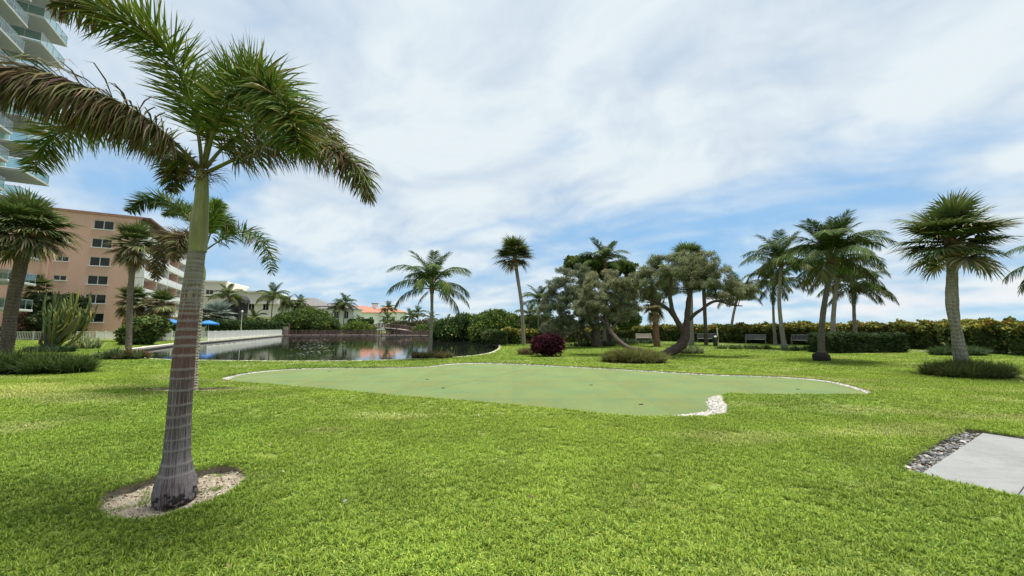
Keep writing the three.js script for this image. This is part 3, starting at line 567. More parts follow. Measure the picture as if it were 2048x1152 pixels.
function bench(label, pos, turn, mat, pal) {
  const t = thing('park_bench', label, 'bench', pos, turn, 'benches beside the walkway'), W = 1.75;
  for (let k = 0; k < 4; k++) part('seat_slat', rbox(W, 0.035, 0.09, 0, 0.44, 0.02 + k * 0.11, 0.008), mat, t);
  const back = []; if (pal) for (let k = 0; k < 17; k++) { const m = part('back_slat', rbox(0.045, 0.42, 0.025, -W / 2 + 0.06 + k * (W - 0.12) / 16, 0.70, -0.06, 0.006), mat, t); m.rotation.x = -0.06; } else for (let k = 0; k < 4; k++) { const m = part('back_slat', rbox(W, 0.085, 0.03, 0, 0.54 + k * 0.115, -0.05 - k * 0.012, 0.008), mat, t); }
  if (pal) { part('top_rail', rbox(W, 0.07, 0.05, 0, 0.94, -0.085, 0.01), mat, t); part('lower_rail', rbox(W, 0.05, 0.04, 0, 0.5, -0.055, 0.01), mat, t); }
  for (const x of [-W / 2 + 0.04, W / 2 - 0.04]) { part('leg', rbox(0.06, 0.62, 0.06, x, 0.31, 0.38, 0.008), mat, t); part('leg', rbox(0.06, 0.95, 0.06, x, 0.475, -0.08, 0.008), mat, t); part('armrest', rbox(0.08, 0.04, 0.52, x, 0.64, 0.16, 0.01), mat, t); }
}
const teak = std(0.42, 0.38, 0.31, 0.85), grayWood = std(0.17, 0.175, 0.18, 0.85);
bench('pale weathered slatted bench before the sea grape hedge', [15.3, 0.02, -44.6], -0.15, teak, false);
bench('grey upright slatted bench on the walkway left of dark bin', [20.9, 0.02, -41.2], -0.5, grayWood, true);
bench('dim grey bench in the shade of the hedge between palm trunks', [24.4, 0.02, -38.4], -0.65, grayWood, false);
bench('grey slatted bench beside the low clipped hedge', [26.7, 0.02, -35.2], -0.75, grayWood, true);
{
  const t = thing('litter_bin', 'dark bin with white post beside the walkway', 'bin', [17.8, 0, -33.6]);
  part('bin_body', new THREE.LatheGeometry([[0.001, 0.0], [0.17, 0.0], [0.18, 0.35], [0.22, 0.62], [0.24, 0.8], [0.2, 0.92], [0.001, 0.95]].map((p) => new THREE.Vector2(...p)), 16), std(0.02, 0.02, 0.022, 0.5), t);
  part('bag', new THREE.SphereGeometry(0.13, 10, 8).scale(1, 0.8, 0.5).translate(-0.06, 0.82, 0.18), std(0.6, 0.6, 0.58, 0.8), t);
  part('post', rbox(0.09, 1.6, 0.09, 0.24, 0.8, -0.05, 0.01), std(0.62, 0.56, 0.42, 0.8), t);
}
function umbrella(label, pos) {
  const t = thing('patio_umbrella', label, 'umbrella', pos, 0, 'blue umbrellas on the terrace across the pond'), g = new GB(), n = 8, blue = std(0.008, 0.13, 0.42, 0.8);
  const P = [], N = 8; for (let k = 0; k < N; k++) { const a = k / N * 6.2832, b = (k + 1) / N * 6.2832; P.push(0, 0.55, 0, Math.cos(b) * 1.45, 0, Math.sin(b) * 1.45, Math.cos(a) * 1.45, 0, Math.sin(a) * 1.45); for (const q of [[a, b]]) { const x0 = Math.cos(q[0]) * 1.45, z0 = Math.sin(q[0]) * 1.45, x1 = Math.cos(q[1]) * 1.45, z1 = Math.sin(q[1]) * 1.45; P.push(x0, 0, z0, x1, 0, z1, x0, -0.22, z0, x1, 0, z1, x1, -0.22, z1, x0, -0.22, z0); } }
  const geo = new THREE.BufferGeometry(); geo.setAttribute('position', new THREE.Float32BufferAttribute(P, 3)); geo.computeVertexNormals(); geo.translate(0, 2.35, 0);
  part('canopy', geo, blue, t); part('pole', new THREE.CylinderGeometry(0.03, 0.03, 2.9, 8).translate(0, 1.45, 0), white, t); part('base', new THREE.CylinderGeometry(0.3, 0.34, 0.1, 14).translate(0, 0.05, 0), white, t);
  part('table_top', new THREE.CylinderGeometry(0.5, 0.5, 0.04, 16).translate(0, 0.72, 0), white, t);
}
umbrella('blue patio umbrella beside the dark hedge across the pond', [-51.2, 0, -64.5]);
umbrella('blue patio umbrella by the salmon block with planting below', [-47.6, 0, -53.2]);
umbrella('blue patio umbrella partly hidden behind another blue umbrella', [-53.2, 0, -66.5]);
function chair(label, pos, turn) { const t = thing('patio_chair', label, 'chair', pos, turn, 'white chairs under the blue umbrellas'); part('seat', rbox(0.5, 0.05, 0.5, 0, 0.43, 0, 0.01), white, t); part('backrest', rbox(0.5, 0.5, 0.05, 0, 0.72, -0.25, 0.01), white, t); for (const x of [-0.22, 0.22]) for (const z of [-0.22, 0.22]) part('leg', box(0.04, 0.41, 0.04, x, 0.205, z), white, t); }
for (const [x, z, r] of [[-52.3, -64, 1.2], [-50.2, -64.2, -1.2], [-54.2, -66, 1.5], [-48.8, -53, 1.3]]) chair('white patio chair under a blue umbrella across the pond', [x, 0, z], r);
{ const w = thing('terrace_wall', 'low white garden wall behind the blue umbrella', 'wall', [-55.2, 0, -66.5]); part('wall', box(3.4, 1.7, 0.25, 0, 0.85, 0), whiteWall, w); part('coping', box(3.6, 0.12, 0.4, 0, 1.76, 0), white, w); }
{ const t = thing('lamp_post', 'slim pale lamp post in front of the dark hedge across the pond', 'lamp post', [-49.6, 0, -70]); part('pole', new THREE.CylinderGeometry(0.05, 0.08, 4.4, 8).translate(0, 2.2, 0), std(0.5, 0.5, 0.46, 0.6), t); part('lantern', new THREE.LatheGeometry([[0.001, 0], [0.12, 0.02], [0.2, 0.3], [0.05, 0.45], [0.001, 0.5]].map((p) => new THREE.Vector2(...p)), 10).translate(0, 4.35, 0), std(0.6, 0.6, 0.58, 0.5), t); }

// ---------------------------------------------------------------- plants: builders
const GREEN = { coco: [0.052, 0.092, 0.016], sabal: [0.090, 0.128, 0.036], fox: [0.085, 0.135, 0.020], dead: [0.24, 0.175, 0.095], tan: [0.34, 0.27, 0.16], brown: [0.155, 0.105, 0.062] };
const leafA = leafMat(0.32, 0.72), leafB = leafMat(0.25, 0.85);
const tmpN = new V3();
function leaflet(g, p, dir, N, len, wid, droop, c, R, segs = 3, twist = 0.5) {
  const P = [p.clone()], S = [], d = dir.clone().normalize(); let q = p.clone();
  const s0 = new V3().crossVectors(d, N); if (s0.lengthSq() < 1e-4) s0.set(1, 0, 0); s0.normalize().applyAxisAngle(d, (R() - 0.5) * 2 * twist);
  S.push(s0);
  for (let k = 0; k < segs; k++) { q = q.clone().addScaledVector(d, len / segs); P.push(q); d.y -= droop * (0.6 + 0.5 * k) / segs; d.normalize(); const s = s0.clone().addScaledVector(d, -s0.dot(d)).normalize(); S.push(s); }
  const W = segs === 3 ? [wid * 0.55, wid, wid * 0.72, 0] : [wid * 0.7, wid, 0];
  g.strip(P, S, W, c);
}
function spineFrom(el, droop, L, n = 10, az = 0, power = 1.25) { // curve in the xy plane, turned by az about y
  const P = [new V3()]; let p = new V3(); for (let k = 0; k < n; k++) { const e = el - droop * ((k + 0.5) / n) ** power; p = p.clone().add(new V3(Math.cos(e) * Math.cos(az), Math.sin(e), -Math.cos(e) * Math.sin(az)).multiplyScalar(L / n)); P.push(p); } return P;
}
function frondGeo(o, R) {
  const g = new GB(), curve = new THREE.CatmullRomCurve3(o.pts), L = curve.getLength(), n = o.n, t0 = o.t0 ?? 0.18;
  const hint = o.side ?? null;
  const rp = curve.getPoints(16), rc = o.rachis ?? [0.17, 0.18, 0.06];
  g.tube(rp, rp.map((_, k) => mix(o.r0 ?? 0.02, 0.003, (k / 16) ** 0.8)), 5, rc, false);
  for (let i = 0; i < n; i++) {
    const f = (i + R() * 0.7) / n, t = mix(t0, 0.995, f), p = curve.getPoint(t), T = curve.getTangent(t);
    const S = hint ? hint.clone() : new V3().crossVectors(T, UP); if (S.lengthSq() < 0.02) S.set(0, 0, 1); S.addScaledVector(T, -S.dot(T)).normalize(); const N = new V3().crossVectors(S, T).normalize();
    const prof = (o.style === 'fox' ? (0.55 + 0.45 * Math.sin(Math.PI * clamp(f * 0.9 + 0.12))) * (f > 0.85 ? mix(1, 0.55, (f - 0.85) / 0.15) : 1) : 0.42 + 0.58 * Math.sin(Math.PI * clamp(0.16 + 0.78 * f)));
    for (const s of [-1, 1]) for (let q = 0; q < (o.per ?? 1); q++) {
      if (o.gap && R() < o.gap) continue;
      let d;
      if (o.style === 'fox') { const a = rr(-1.25, 1.35, R); d = S.clone().multiplyScalar(s * Math.cos(a)).addScaledVector(N, Math.sin(a)).addScaledVector(T, rr(0.35, 0.8, R)); }
      else d = S.clone().multiplyScalar(s).addScaledVector(T, mix(0.35, 1.1, f) + rr(-0.12, 0.12, R)).addScaledVector(N, (o.lift ?? 0.25) + rr(-0.15, 0.1, R));
      if (o.sag) { d.normalize(); d.y -= o.sag * rr(0.4, 1.3, R); }
      const c0 = o.color(f, R);
      leaflet(g, p, d, N, o.ll * prof * rr(0.82, 1.1, R), o.lw * rr(0.8, 1.15, R), o.droop * rr(0.6, 1.35, R), c0, R, o.segs ?? 3, o.twist ?? 0.5);
    }
  }
  return g.build();
}
// coconut fronds: several ages, built along +x
const cocoFronds = {}; {
  const R = rng(301);
  const mk = (name, el, dr, droop, colF, count, gap = 0.02, sag = 0) => { cocoFronds[name] = Array.from({ length: count }, () => frondGeo({ pts: spineFrom(el + rr(-0.06, 0.06, R), dr * rr(0.85, 1.15, R), 1, 9), n: 74, ll: 0.30, lw: 0.0062, droop, t0: 0.2, r0: 0.014, lift: 0.15, gap, sag, color: colF }, R)); };
  const gc = (f, R) => R() < 0.06 ? vary([0.13, 0.12, 0.045], R) : vary(GREEN.coco, R, 0.35);
  const old = (f, R) => R() < 0.3 ? vary([0.15, 0.13, 0.055], R) : vary([0.07, 0.095, 0.03], R, 0.3);
  mk('up', 1.38, 0.8, 0.6, gc, 4, 0.04, 0.1); mk('high', 1.05, 1.5, 1.1, gc, 5, 0.05, 0.35); mk('mid', 0.62, 1.6, 1.5, gc, 5, 0.06, 0.7); mk('low', 0.2, 1.25, 1.8, old, 4, 0.08, 1.0); mk('hang', -0.35, 0.7, 2.0, old, 3, 0.1, 1.1); mk('dead', -0.75, 0.6, 1.8, (f, R) => vary(GREEN.dead, R, 0.3), 2, 0.25);
}
// sabal fans, built along +x: petiole, then a folded fan whose tips hang
function fanGeo(el, droop, lp, fr, n, colF, R, tip = 0.8, span = 2.35) {
  const g = new GB(), sp = spineFrom(el, droop * 0.55, lp, 5), end = sp[5], T = end.clone().sub(sp[4]).normalize(), S = new V3(0, 0, 1), N = new V3().crossVectors(S, T).normalize();
  g.tube(sp, sp.map((_, k) => mix(0.02, 0.009, k / 5)), 4, [0.16, 0.17, 0.07], false);
  for (let k = 0; k < n; k++) {
    const a = mix(-span, span, (k + 0.5) / n) + rr(-0.03, 0.03, R), fold = Math.abs(a) / span;
    const d = T.clone().multiplyScalar(Math.cos(a)).addScaledVector(S, Math.sin(a)).addScaledVector(N, 0.30 * fold + rr(-0.06, 0.06, R));
    const len = fr * (1 - 0.38 * fold) * rr(0.88, 1.08, R);
    leaflet(g, end, d, N, len, fr * 0.034, tip * rr(0.6, 1.4, R) * (1 + droop * 0.3), colF(R), R, 3, 0.35);
  }
  return g.build();
}
const fans = {}; {
  const R = rng(402), gc = (R) => R() < 0.05 ? vary([0.22, 0.19, 0.09], R) : vary(GREEN.sabal, R, 0.28), oc = (R) => R() < 0.4 ? vary(GREEN.tan, R, 0.35) : vary([0.09, 0.105, 0.04], R, 0.3), dc = (R) => vary(R() < 0.5 ? GREEN.tan : GREEN.dead, R, 0.3);
  const mk = (name, el, dr, c, tip, count) => { fans[name] = Array.from({ length: count }, () => fanGeo(el, dr * rr(0.8, 1.2, R), rr(0.40, 0.52, R), rr(0.66, 0.78, R), 32, c, R, tip, 1.95)); };
  mk('up', 1.25, 0.35, gc, 0.6, 4); mk('high', 0.8, 0.45, gc, 0.8, 5); mk('mid', 0.3, 0.5, (R) => R() < 0.18 ? vary(GREEN.tan, R, 0.3) : gc(R), 1.0, 5); mk('low', -0.2, 0.5, oc, 1.3, 4); mk('hang', -0.8, 0.7, dc, 1.6, 3);
  const sv = (R) => vary([0.25, 0.29, 0.26], R, 0.25, 0.05);
  fans.silver = [1.1, 0.7, 0.35, 0.0, -0.35].map((e) => fanGeo(e, 0.5, 0.45, 0.62, 36, sv, R, 0.4, 2.2));
}
// bark
const barkTex = tex(256, 512, (u, v) => { const r = Math.abs(((v * 22 + nC(u * 8, v * 16) * 0.7) % 1) - 0.5) * 2, a = tf(u * 2, v, 16, 4), c = nB(u * 128, v * 64), k = 0.62 + 0.28 * r + (a - 0.5) * 0.7 + (c - 0.5) * 0.3; return [0.27 * k, 0.245 * k, 0.20 * k]; }, { srgb: true });
const barkBump = tex(256, 512, (u, v) => { const r = Math.abs(((v * 22 + nC(u * 8, v * 16) * 0.7) % 1) - 0.5) * 2, a = tf(u * 2, v, 16, 4); return [r * 0.6 + a * 0.4, 0, 0].map((x, i, q) => q[0]); });
const treeBark = tex(256, 512, (u, v) => { const a = tf(u * 4, v, 8, 5), c = nB(u * 128, v * 32), k = 0.5 + a * 0.8 + (c - 0.5) * 0.5; return [0.085 * k, 0.060 * k, 0.046 * k]; }, { srgb: true });
const barkMat = (r = 1, g = 1, b = 1) => new THREE.MeshStandardMaterial({ color: col(r, g, b), map: barkTex, bumpMap: barkBump, bumpScale: 0.025, roughness: 0.95, side: THREE.DoubleSide });
const barkGrey = barkMat(), barkDark = barkMat(0.42, 0.36, 0.32), barkRed = barkMat(1.0, 0.55, 0.42), barkPale = barkMat(1.25, 1.22, 1.2);
const woodBark = new THREE.MeshStandardMaterial({ map: treeBark, bumpMap: barkBump, bumpScale: 0.02, roughness: 0.95, side: THREE.DoubleSide });
function tubeGeo(pts, radii, n = 12, seg = 24, knots = 0, vScale = 0.35) { // swept trunk with uv in rough metres
  const c = new THREE.CatmullRomCurve3(pts), P = [], Nn = [], U = [], I = []; let S = null, L = c.getLength();
  const rad = (t) => { const x = t * (radii.length - 1), k = Math.min(radii.length - 2, Math.floor(x)); return mix(radii[k], radii[k + 1], x - k); };
  for (let k = 0; k <= seg; k++) {
    const t = k / seg, p = c.getPoint(t), T = c.getTangent(t); if (!S) S = new V3(1, 0, 0.13); S = S.clone().addScaledVector(T, -S.dot(T)).normalize(); const B = new V3().crossVectors(T, S);
    for (let q = 0; q <= n; q++) { const a = q / n * 6.28318, d = S.clone().multiplyScalar(Math.cos(a)).addScaledVector(B, Math.sin(a)); const r = rad(t) * (1 + knots * perlin.noise(Math.cos(a) * 1.5 + pts[0].x, Math.sin(a) * 1.5, t * L * 3)); P.push(p.x + d.x * r, p.y + d.y * r, p.z + d.z * r); Nn.push(d.x, d.y, d.z); U.push(q / n, t * L * vScale); }
  }
  for (let k = 0; k < seg; k++) for (let q = 0; q < n; q++) { const a = k * (n + 1) + q; I.push(a, a + 1, a + n + 1, a + 1, a + n + 2, a + n + 1); }
  const g = new THREE.BufferGeometry(); g.setAttribute('position', new THREE.Float32BufferAttribute(P, 3)); g.setAttribute('normal', new THREE.Float32BufferAttribute(Nn, 3)); g.setAttribute('uv', new THREE.Float32BufferAttribute(U, 2)); g.setIndex(I); return g;
}
function put(parent, name, geo, mat, at, az, tilt, s) { const m = part(name, geo, mat, parent); m.position.copy(at); m.rotation.set(0, az, tilt, 'YXZ'); m.scale.setScalar(s); return m; }
function coconut(label, base, top, o = {}) { // base [x, depth], top offset [dx, height, dz]
  const R = rng(o.seed ?? 1), t = thing('coconut_palm', label, 'palm tree', [base[0], 0, -base[1]], 0, 'coconut palms'), r = (o.r ?? 0.14) * 0.84;
  const tp = new V3(top[0], top[1], top[2] ?? 0), bow = o.bow ?? 0.15;
  part('trunk', tubeGeo([new V3(0, -0.1, 0), new V3(tp.x * 0.12 - bow * 0.3, tp.y * 0.25, tp.z * 0.15), new V3(tp.x * 0.5 - bow * 0.5, tp.y * 0.6, tp.z * 0.5), tp.clone()], [r * (o.flare ?? 1.7), r * 1.15, r, r * 0.92, r * 0.85, r * 0.8, r * 0.95], 12, 30, 0.1), o.bark ?? barkGrey, t);
  part('heart', tubeGeo([tp.clone().add(new V3(0, -0.15, 0)), tp.clone().add(new V3(0, 0.25, 0)), tp.clone().add(new V3(0, 0.7, 0))], [r * 1.05, r * 1.5, r * 0.3], 9, 8, 0.25), o.heart ?? barkMat(0.75, 0.5, 0.3), t);
  const L = o.L ?? 3, plan = o.plan ?? { up: 4, high: 7, mid: 7, low: 4, hang: 1 }; let a = R() * 6;
  for (const [k, n] of Object.entries(plan)) for (let q = 0; q < n; q++) { a += 2.39996 + rr(-0.25, 0.25, R); put(t, 'frond', cocoFronds[k][Math.floor(R() * cocoFronds[k].length)], leafA, tp.clone().add(new V3(0, k === 'up' ? 0.45 : k === 'high' ? 0.3 : 0.12, 0)), a, rr(-0.12, 0.12, R), L * rr(0.82, 1.08, R) * (k === 'up' ? 0.85 : k === 'hang' ? 0.8 : 1)); }
  for (const [az, kind, tilt, s] of o.extra ?? []) put(t, 'frond', cocoFronds[kind][0], leafA, tp.clone().add(new V3(0, 0.1, 0)), az, tilt, s);
  if (o.ball) { const g = new THREE.IcosahedronGeometry(o.ball, 4), P = g.attributes.position; for (let k = 0; k < P.count; k++) { const n = 1 + 0.3 * fbm(P.getX(k) * 3, P.getY(k) * 3, P.getZ(k) * 3, 4); P.setXYZ(k, P.getX(k) * n, P.getY(k) * n * 0.85, P.getZ(k) * n); } g.computeVertexNormals(); part('root_ball', g.translate(0, o.ball * 0.35, 0), std(0.022, 0.017, 0.014, 1), t); }
  return t;
}
function sabal(label, base, top, o = {}) {
  const R = rng(o.seed ?? 1), t = thing('sabal_palm', label, 'palm tree', [base[0], 0, -base[1]], 0, 'sabal palms'), r = o.r ?? 0.17;
  for (const st of o.stems ?? [{ at: [0, 0, 0], top, mid: o.mid }]) {
    const tp = new V3(...st.top), b0 = new V3(...st.at), md = st.mid ? new V3(...st.mid) : b0.clone().lerp(tp, 0.5);
    part('trunk', tubeGeo([b0.clone().add(new V3(0, -0.1, 0)), b0.clone().lerp(md, 0.5), md, md.clone().lerp(tp, 0.5).add(new V3(0, 0, 0)), tp.clone()], [r * 1.12, r, r, r, r * 1.02, r * 1.05], 14, 30, 0.12), st.bark ?? o.bark ?? barkGrey, t);
    part('boots', tubeGeo([tp.clone().add(new V3(0, -0.5 * (o.bootS ?? 1), 0)), tp.clone(), tp.clone().add(new V3(0, 0.35, 0))], [r * 1.08, r * 1.55, r * 1.2], 11, 8, 0.5), barkRed, t);
    const L = st.L ?? o.L ?? 1.5, plan = st.plan ?? o.plan ?? { up: 7, high: 12, mid: 13, low: 11, hang: 5 }; let a = R() * 6;
    for (const [k, n] of Object.entries(plan)) for (let q = 0; q < n; q++) { a += 2.39996 + rr(-0.3, 0.3, R); put(t, 'leaf', fans[k][Math.floor(R() * fans[k].length)], leafA, tp.clone().add(new V3(0, { up: 0.35, high: 0.25, mid: 0.1, low: -0.05, hang: -0.2 }[k] + rr(-0.2, 0.2, R), 0)), a, rr(-0.4, 0.4, R), L * rr(0.85, 1.12, R)); }
  }
  return t;
}
// leafy masses
function cluster(seed, n, len, wid, spread, round = false) {
  const R = rng(seed), g = new GB();
  for (let k = 0; k < n; k++) {
    const d = new V3(R() - 0.5, R() - 0.35, R() - 0.5).normalize(), p = new V3(R() - 0.5, R() - 0.5, R() - 0.5).multiplyScalar(spread * 2), s = new V3(R() - 0.5, R() - 0.5, R() - 0.5).cross(d).normalize(), l = len * rr(0.7, 1.25, R);
    const P = [p, p.clone().addScaledVector(d, l * 0.5), p.clone().addScaledVector(d, l).add(new V3(0, -l * 0.15, 0))];
    g.strip(P, [s, s, s], round ? [wid * 0.6, wid, wid * 0.5] : [wid * 0.25, wid, 0], vary([1, 1, 1], R, 0.25, 0.08));
  }
  return g.build();
}
const clSmall = cluster(1, 34, 0.05, 0.013, 0.075), clMed = cluster(2, 24, 0.10, 0.03, 0.11), clRound = cluster(3, 14, 0.13, 0.07, 0.12, true), clTi = cluster(4, 14, 0.26, 0.04, 0.08), clFar = cluster(5, 26, 0.22, 0.07, 0.28);
function ellipsoidItems(R, c, rad, n, s, colF, shell = 0.45, flat = -1) { // points through the volume, denser near its outside, on a lumpy surface
  const it = []; while (it.length < n) {
    const d = new V3(R() * 2 - 1, R() * 2 - 1, R() * 2 - 1); const l = d.length(); if (l > 1 || l < 0.05) continue; d.divideScalar(l);
    const lump = 1 + 0.45 * fbm(d.x * 2.1 + c[0], d.y * 2.1 + c[1], d.z * 2.1 + c[2], 3), q = mix(shell, 1, Math.sqrt(R())) * lump; if (d.y * q < flat) continue;
    it.push({ p: [c[0] + d.x * rad[0] * q, c[1] + d.y * rad[1] * q, c[2] + d.z * rad[2] * q], e: [R() * 6.3, R() * 6.3, R() * 6.3], s: s * rr(0.7, 1.35, R), c: colF(R, d.y * q, q) });
  } return it;
}
function mound(name, label, category, pos, lobes, cl, s, n, colF, o = {}) { // shrub built of lobes [x, y, z, rx, ry, rz] about its base
  const t = thing(name, label, category, pos, 0, o.group), R = rng(o.seed ?? 7), it = [], tot = lobes.reduce((a, l) => a + (l[3] * l[4] + l[4] * l[5] + l[3] * l[5]), 0);
  for (const l of lobes) it.push(...ellipsoidItems(R, l.slice(0, 3), l.slice(3), Math.round(n * (l[3] * l[4] + l[4] * l[5] + l[3] * l[5]) / tot), s, colF, o.shell ?? 0.5));
  const keep = it.filter((i) => i.p[1] > 0.02 - pos[1]);
  const f = instanced('foliage', cl, o.mat ?? leafB, keep, t);
  const g = new GB(); for (let k = 0; k < (o.stems ?? 5); k++) { const l = lobes[k % lobes.length], b = new V3(rr(-0.3, 0.3, R) * l[3] + l[0] * 0.6, 0, rr(-0.3, 0.3, R) * l[5] + l[2] * 0.6), e = new V3(l[0] + rr(-0.5, 0.5, R) * l[3], l[1] + rr(-0.2, 0.5, R) * l[4], l[2] + rr(-0.4, 0.4, R) * l[5]); g.tube([b, b.clone().lerp(e, 0.5).add(new V3(rr(-0.1, 0.1, R), 0.05, 0)), e], [0.03 * (o.stemR ?? 1), 0.022 * (o.stemR ?? 1), 0.01], 5, [0.09, 0.07, 0.05]); }
  part('stems', g.build(), leafB, t);
  return t;
}
function hedge(name, label, line, w, h, cl, s, dens, colF, o = {}) { // clipped or loose hedge along a polyline of [x, depth]
  const t = thing(name, label, 'hedge', [line[0][0], 0, -line[0][1]], 0, o.group), R = rng(o.seed ?? 9), it = [], core = [];
  const ox = line[0][0], oz = line[0][1], rough = o.rough ?? 0.12;
  for (let q = 0; q < line.length - 1; q++) {
    const [ax, ay, hA = h] = line[q], [bx, by, hB = h] = line[q + 1], L = Math.hypot(bx - ax, by - ay), ux = (bx - ax) / L, uy = (by - ay) / L, n = Math.round(L * (w + 2 * h) * dens);
    for (let k = 0; k < n; k++) {
      const f = R(), hh = mix(hA, hB, f), u = R() * (w + 2 * hh); let sx, y; if (u < hh) { sx = -w / 2; y = u; } else if (u < hh + w) { sx = u - hh - w / 2; y = hh; } else { sx = w / 2; y = u - hh - w; }
      const lump = fbm((ax + ux * L * f) * 0.9, y * 1.1 + sx, (ay + uy * L * f) * 0.9, 3) * rough * 4 - rr(0, 0.3, R) * (o.deep ?? 0.6), nx = y >= hh ? 0 : Math.sign(sx), ny = y >= hh ? 1 : 0;
      const px = ax + ux * L * f - uy * (sx + nx * lump), py = ay + uy * L * f + ux * (sx + nx * lump);
      it.push({ p: [px - ox, Math.max(0.05, y + ny * lump), -(py - oz)], e: [R() * 6.3, R() * 6.3, R() * 6.3], s: s * rr(0.7, 1.3, R), c: colF(R, y / hh) });
    }
    const endCap = Math.round(w * h * dens); for (const [ex, ey, sg] of [[ax, ay, -1], [bx, by, 1]]) for (let k = 0; k < endCap; k++) { const sx = rr(-w / 2, w / 2, R), y = R() * h, o2 = rr(-0.1, 0.05, R) * sg; it.push({ p: [ex - uy * sx + ux * o2 - ox, y, -(ey + ux * sx + uy * o2 - oz)], e: [R() * 6.3, R() * 6.3, R() * 6.3], s: s * rr(0.7, 1.3, R), c: colF(R, y / h) }); }
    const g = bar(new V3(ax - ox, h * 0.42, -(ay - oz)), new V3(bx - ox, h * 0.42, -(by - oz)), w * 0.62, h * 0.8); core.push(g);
  }
  instanced('foliage', cl, o.mat ?? leafB, it, t);
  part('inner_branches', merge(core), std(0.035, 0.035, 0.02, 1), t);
  return t;
}
function bladeClump(seed, n, len, wid, c, spread = 0.05, arch = 1.1) {
  const R = rng(seed), g = new GB();
  for (let k = 0; k < n; k++) { const az = R() * 6.283, l = len * rr(0.6, 1.1, R), e = rr(0.75, 1.45, R), d = new V3(Math.cos(az) * Math.cos(e), Math.sin(e), Math.sin(az) * Math.cos(e)); leaflet(g, new V3(Math.cos(az) * spread * R(), 0, Math.sin(az) * spread * R()), d, UP, l, wid, arch * rr(0.6, 1.3, R), vary(c, R, 0.3, 0.1), R, 3, 0.3); }
  return g.build();
}
const clumpA = bladeClump(1, 46, 0.82, 0.009, [1, 1, 1], 0.06, 1.2), clumpB = bladeClump(2, 46, 0.74, 0.010, [1, 1, 1], 0.06, 1.4), clumpWide = bladeClump(3, 26, 0.72, 0.028, [1, 1, 1], 0.05, 0.9);
function bed(name, label, category, pos, rx, rz, n, geos, s, c, o = {}) { // rounded bed of strap-leaved clumps
  const t = thing(name, label, category, pos, 0, o.group), R = rng(o.seed ?? 3), sets = geos.map(() => []);
  for (let k = 0; k < n; k++) { const a = R() * 6.283, q = Math.sqrt(R()), x = Math.cos(a) * rx * q, z = Math.sin(a) * rz * q; sets[k % geos.length].push({ p: [x, 0, z], e: [Math.sin(a) * q * 0.25, R() * 6.28, -Math.cos(a) * q * 0.25], s: s * rr(0.75, 1.15, R) * mix(1.15, 0.8, q), c: vary(R() < (o.mixP ?? 0) ? o.mixC : c, R, 0.25, 0.08) }); }
  geos.forEach((g, k) => instanced('leaves', g, o.mat ?? leafB, sets[k], t));
  if (o.soil !== false) { const P = circle([0, 0], 1, 26).map((p, k) => [p[0] * rx * 1.12 * rr(0.97, 1.03, R), p[1] * rz * 1.12 * rr(0.97, 1.03, R)]); part('mulch', sheet(P, [], 0.012), std(0.045, 0.034, 0.024, 1), t); }
  return t;
}
// broad trees: limbs given, boughs grown to the lobes of the crown, leaves on the boughs
function broadTree(name, label, base, limbs, lobes, o) {
  const t = thing(name, label, 'tree', [base[0], 0, -base[1]], 0, o.group), R = rng(o.seed), off = (p) => new V3(p[0] - base[0], p[1], p[2] + base[1]), nodes = [];
  limbs.forEach((l, k) => {
    const pts = l.p.map(off); part(k ? 'limb' : 'trunk', tubeGeo(pts, l.r, 10, 10 * pts.length, 0.38, 0.6), o.bark ?? woodBark, t);
    const c = new THREE.CatmullRomCurve3(pts); for (let q = 4; q <= 20; q++) nodes.push([c.getPoint(q / 20), mix(l.r[0], l.r[l.r.length - 1], q / 20)]);
  });
  const g = new GB(), it = [], bc = o.twig ?? [0.085, 0.07, 0.058];
  for (const L of lobes) {
    const c = off(L), r = L[3];
    for (let k = 0; k < (o.boughs ?? 16) * r; k++) {
      const d = new V3(R() * 2 - 1, rr(-0.6, 1, R), R() * 2 - 1).normalize(), e = c.clone().add(d.multiply(new V3(r, r * 0.72, r)).multiplyScalar(rr(0.5, 1.05, R)));
      let best = null, bd = 1e9; for (const nd of nodes) { const q = nd[0].distanceTo(e) + (nd[0].y > e.y ? 0.5 : 0); if (q < bd) { bd = q; best = nd; } }
      const s = best[0], m = s.clone().lerp(e, 0.55).add(new V3(rr(-0.2, 0.2, R), rr(-0.05, 0.25, R), rr(-0.2, 0.2, R)).multiplyScalar(Math.min(1, bd))), r0 = Math.min(best[1] * 0.6, 0.02 + bd * 0.016);
      g.tube([s, s.clone().lerp(m, 0.5).add(new V3(rr(-0.06, 0.06, R), 0, rr(-0.06, 0.06, R))), m, e], [r0, r0 * 0.8, r0 * 0.6, 0.006], 5, vary(bc, R, 0.2));
      if (R() < 0.3) nodes.push([m, r0 * 0.7]);
      const nl = o.leaves ?? 26, tint = vary(o.color, R, 0.16, 0.06);
      for (let q = 0; q < nl; q++) { const f = Math.sqrt(R()), p = m.clone().lerp(e, 0.3 + f * 0.75); const sp = o.spread ?? 0.3; it.push({ p: [p.x + rr(-sp, sp, R), p.y + rr(-sp, sp, R) * 0.6 + 0.05, p.z + rr(-sp, sp, R)], e: [R() * 6.3, R() * 6.3, R() * 6.3], s: o.s * rr(0.7, 1.3, R), c: vary(R() < (o.mixP ?? 0.1) ? o.mixC ?? o.color : tint, R, 0.22, 0.08) }); }
    }
  }
  part('boughs', g.build(), leafB, t);
  instanced('crown', o.cl ?? clSmall, leafB, it, t);
  return t;
}

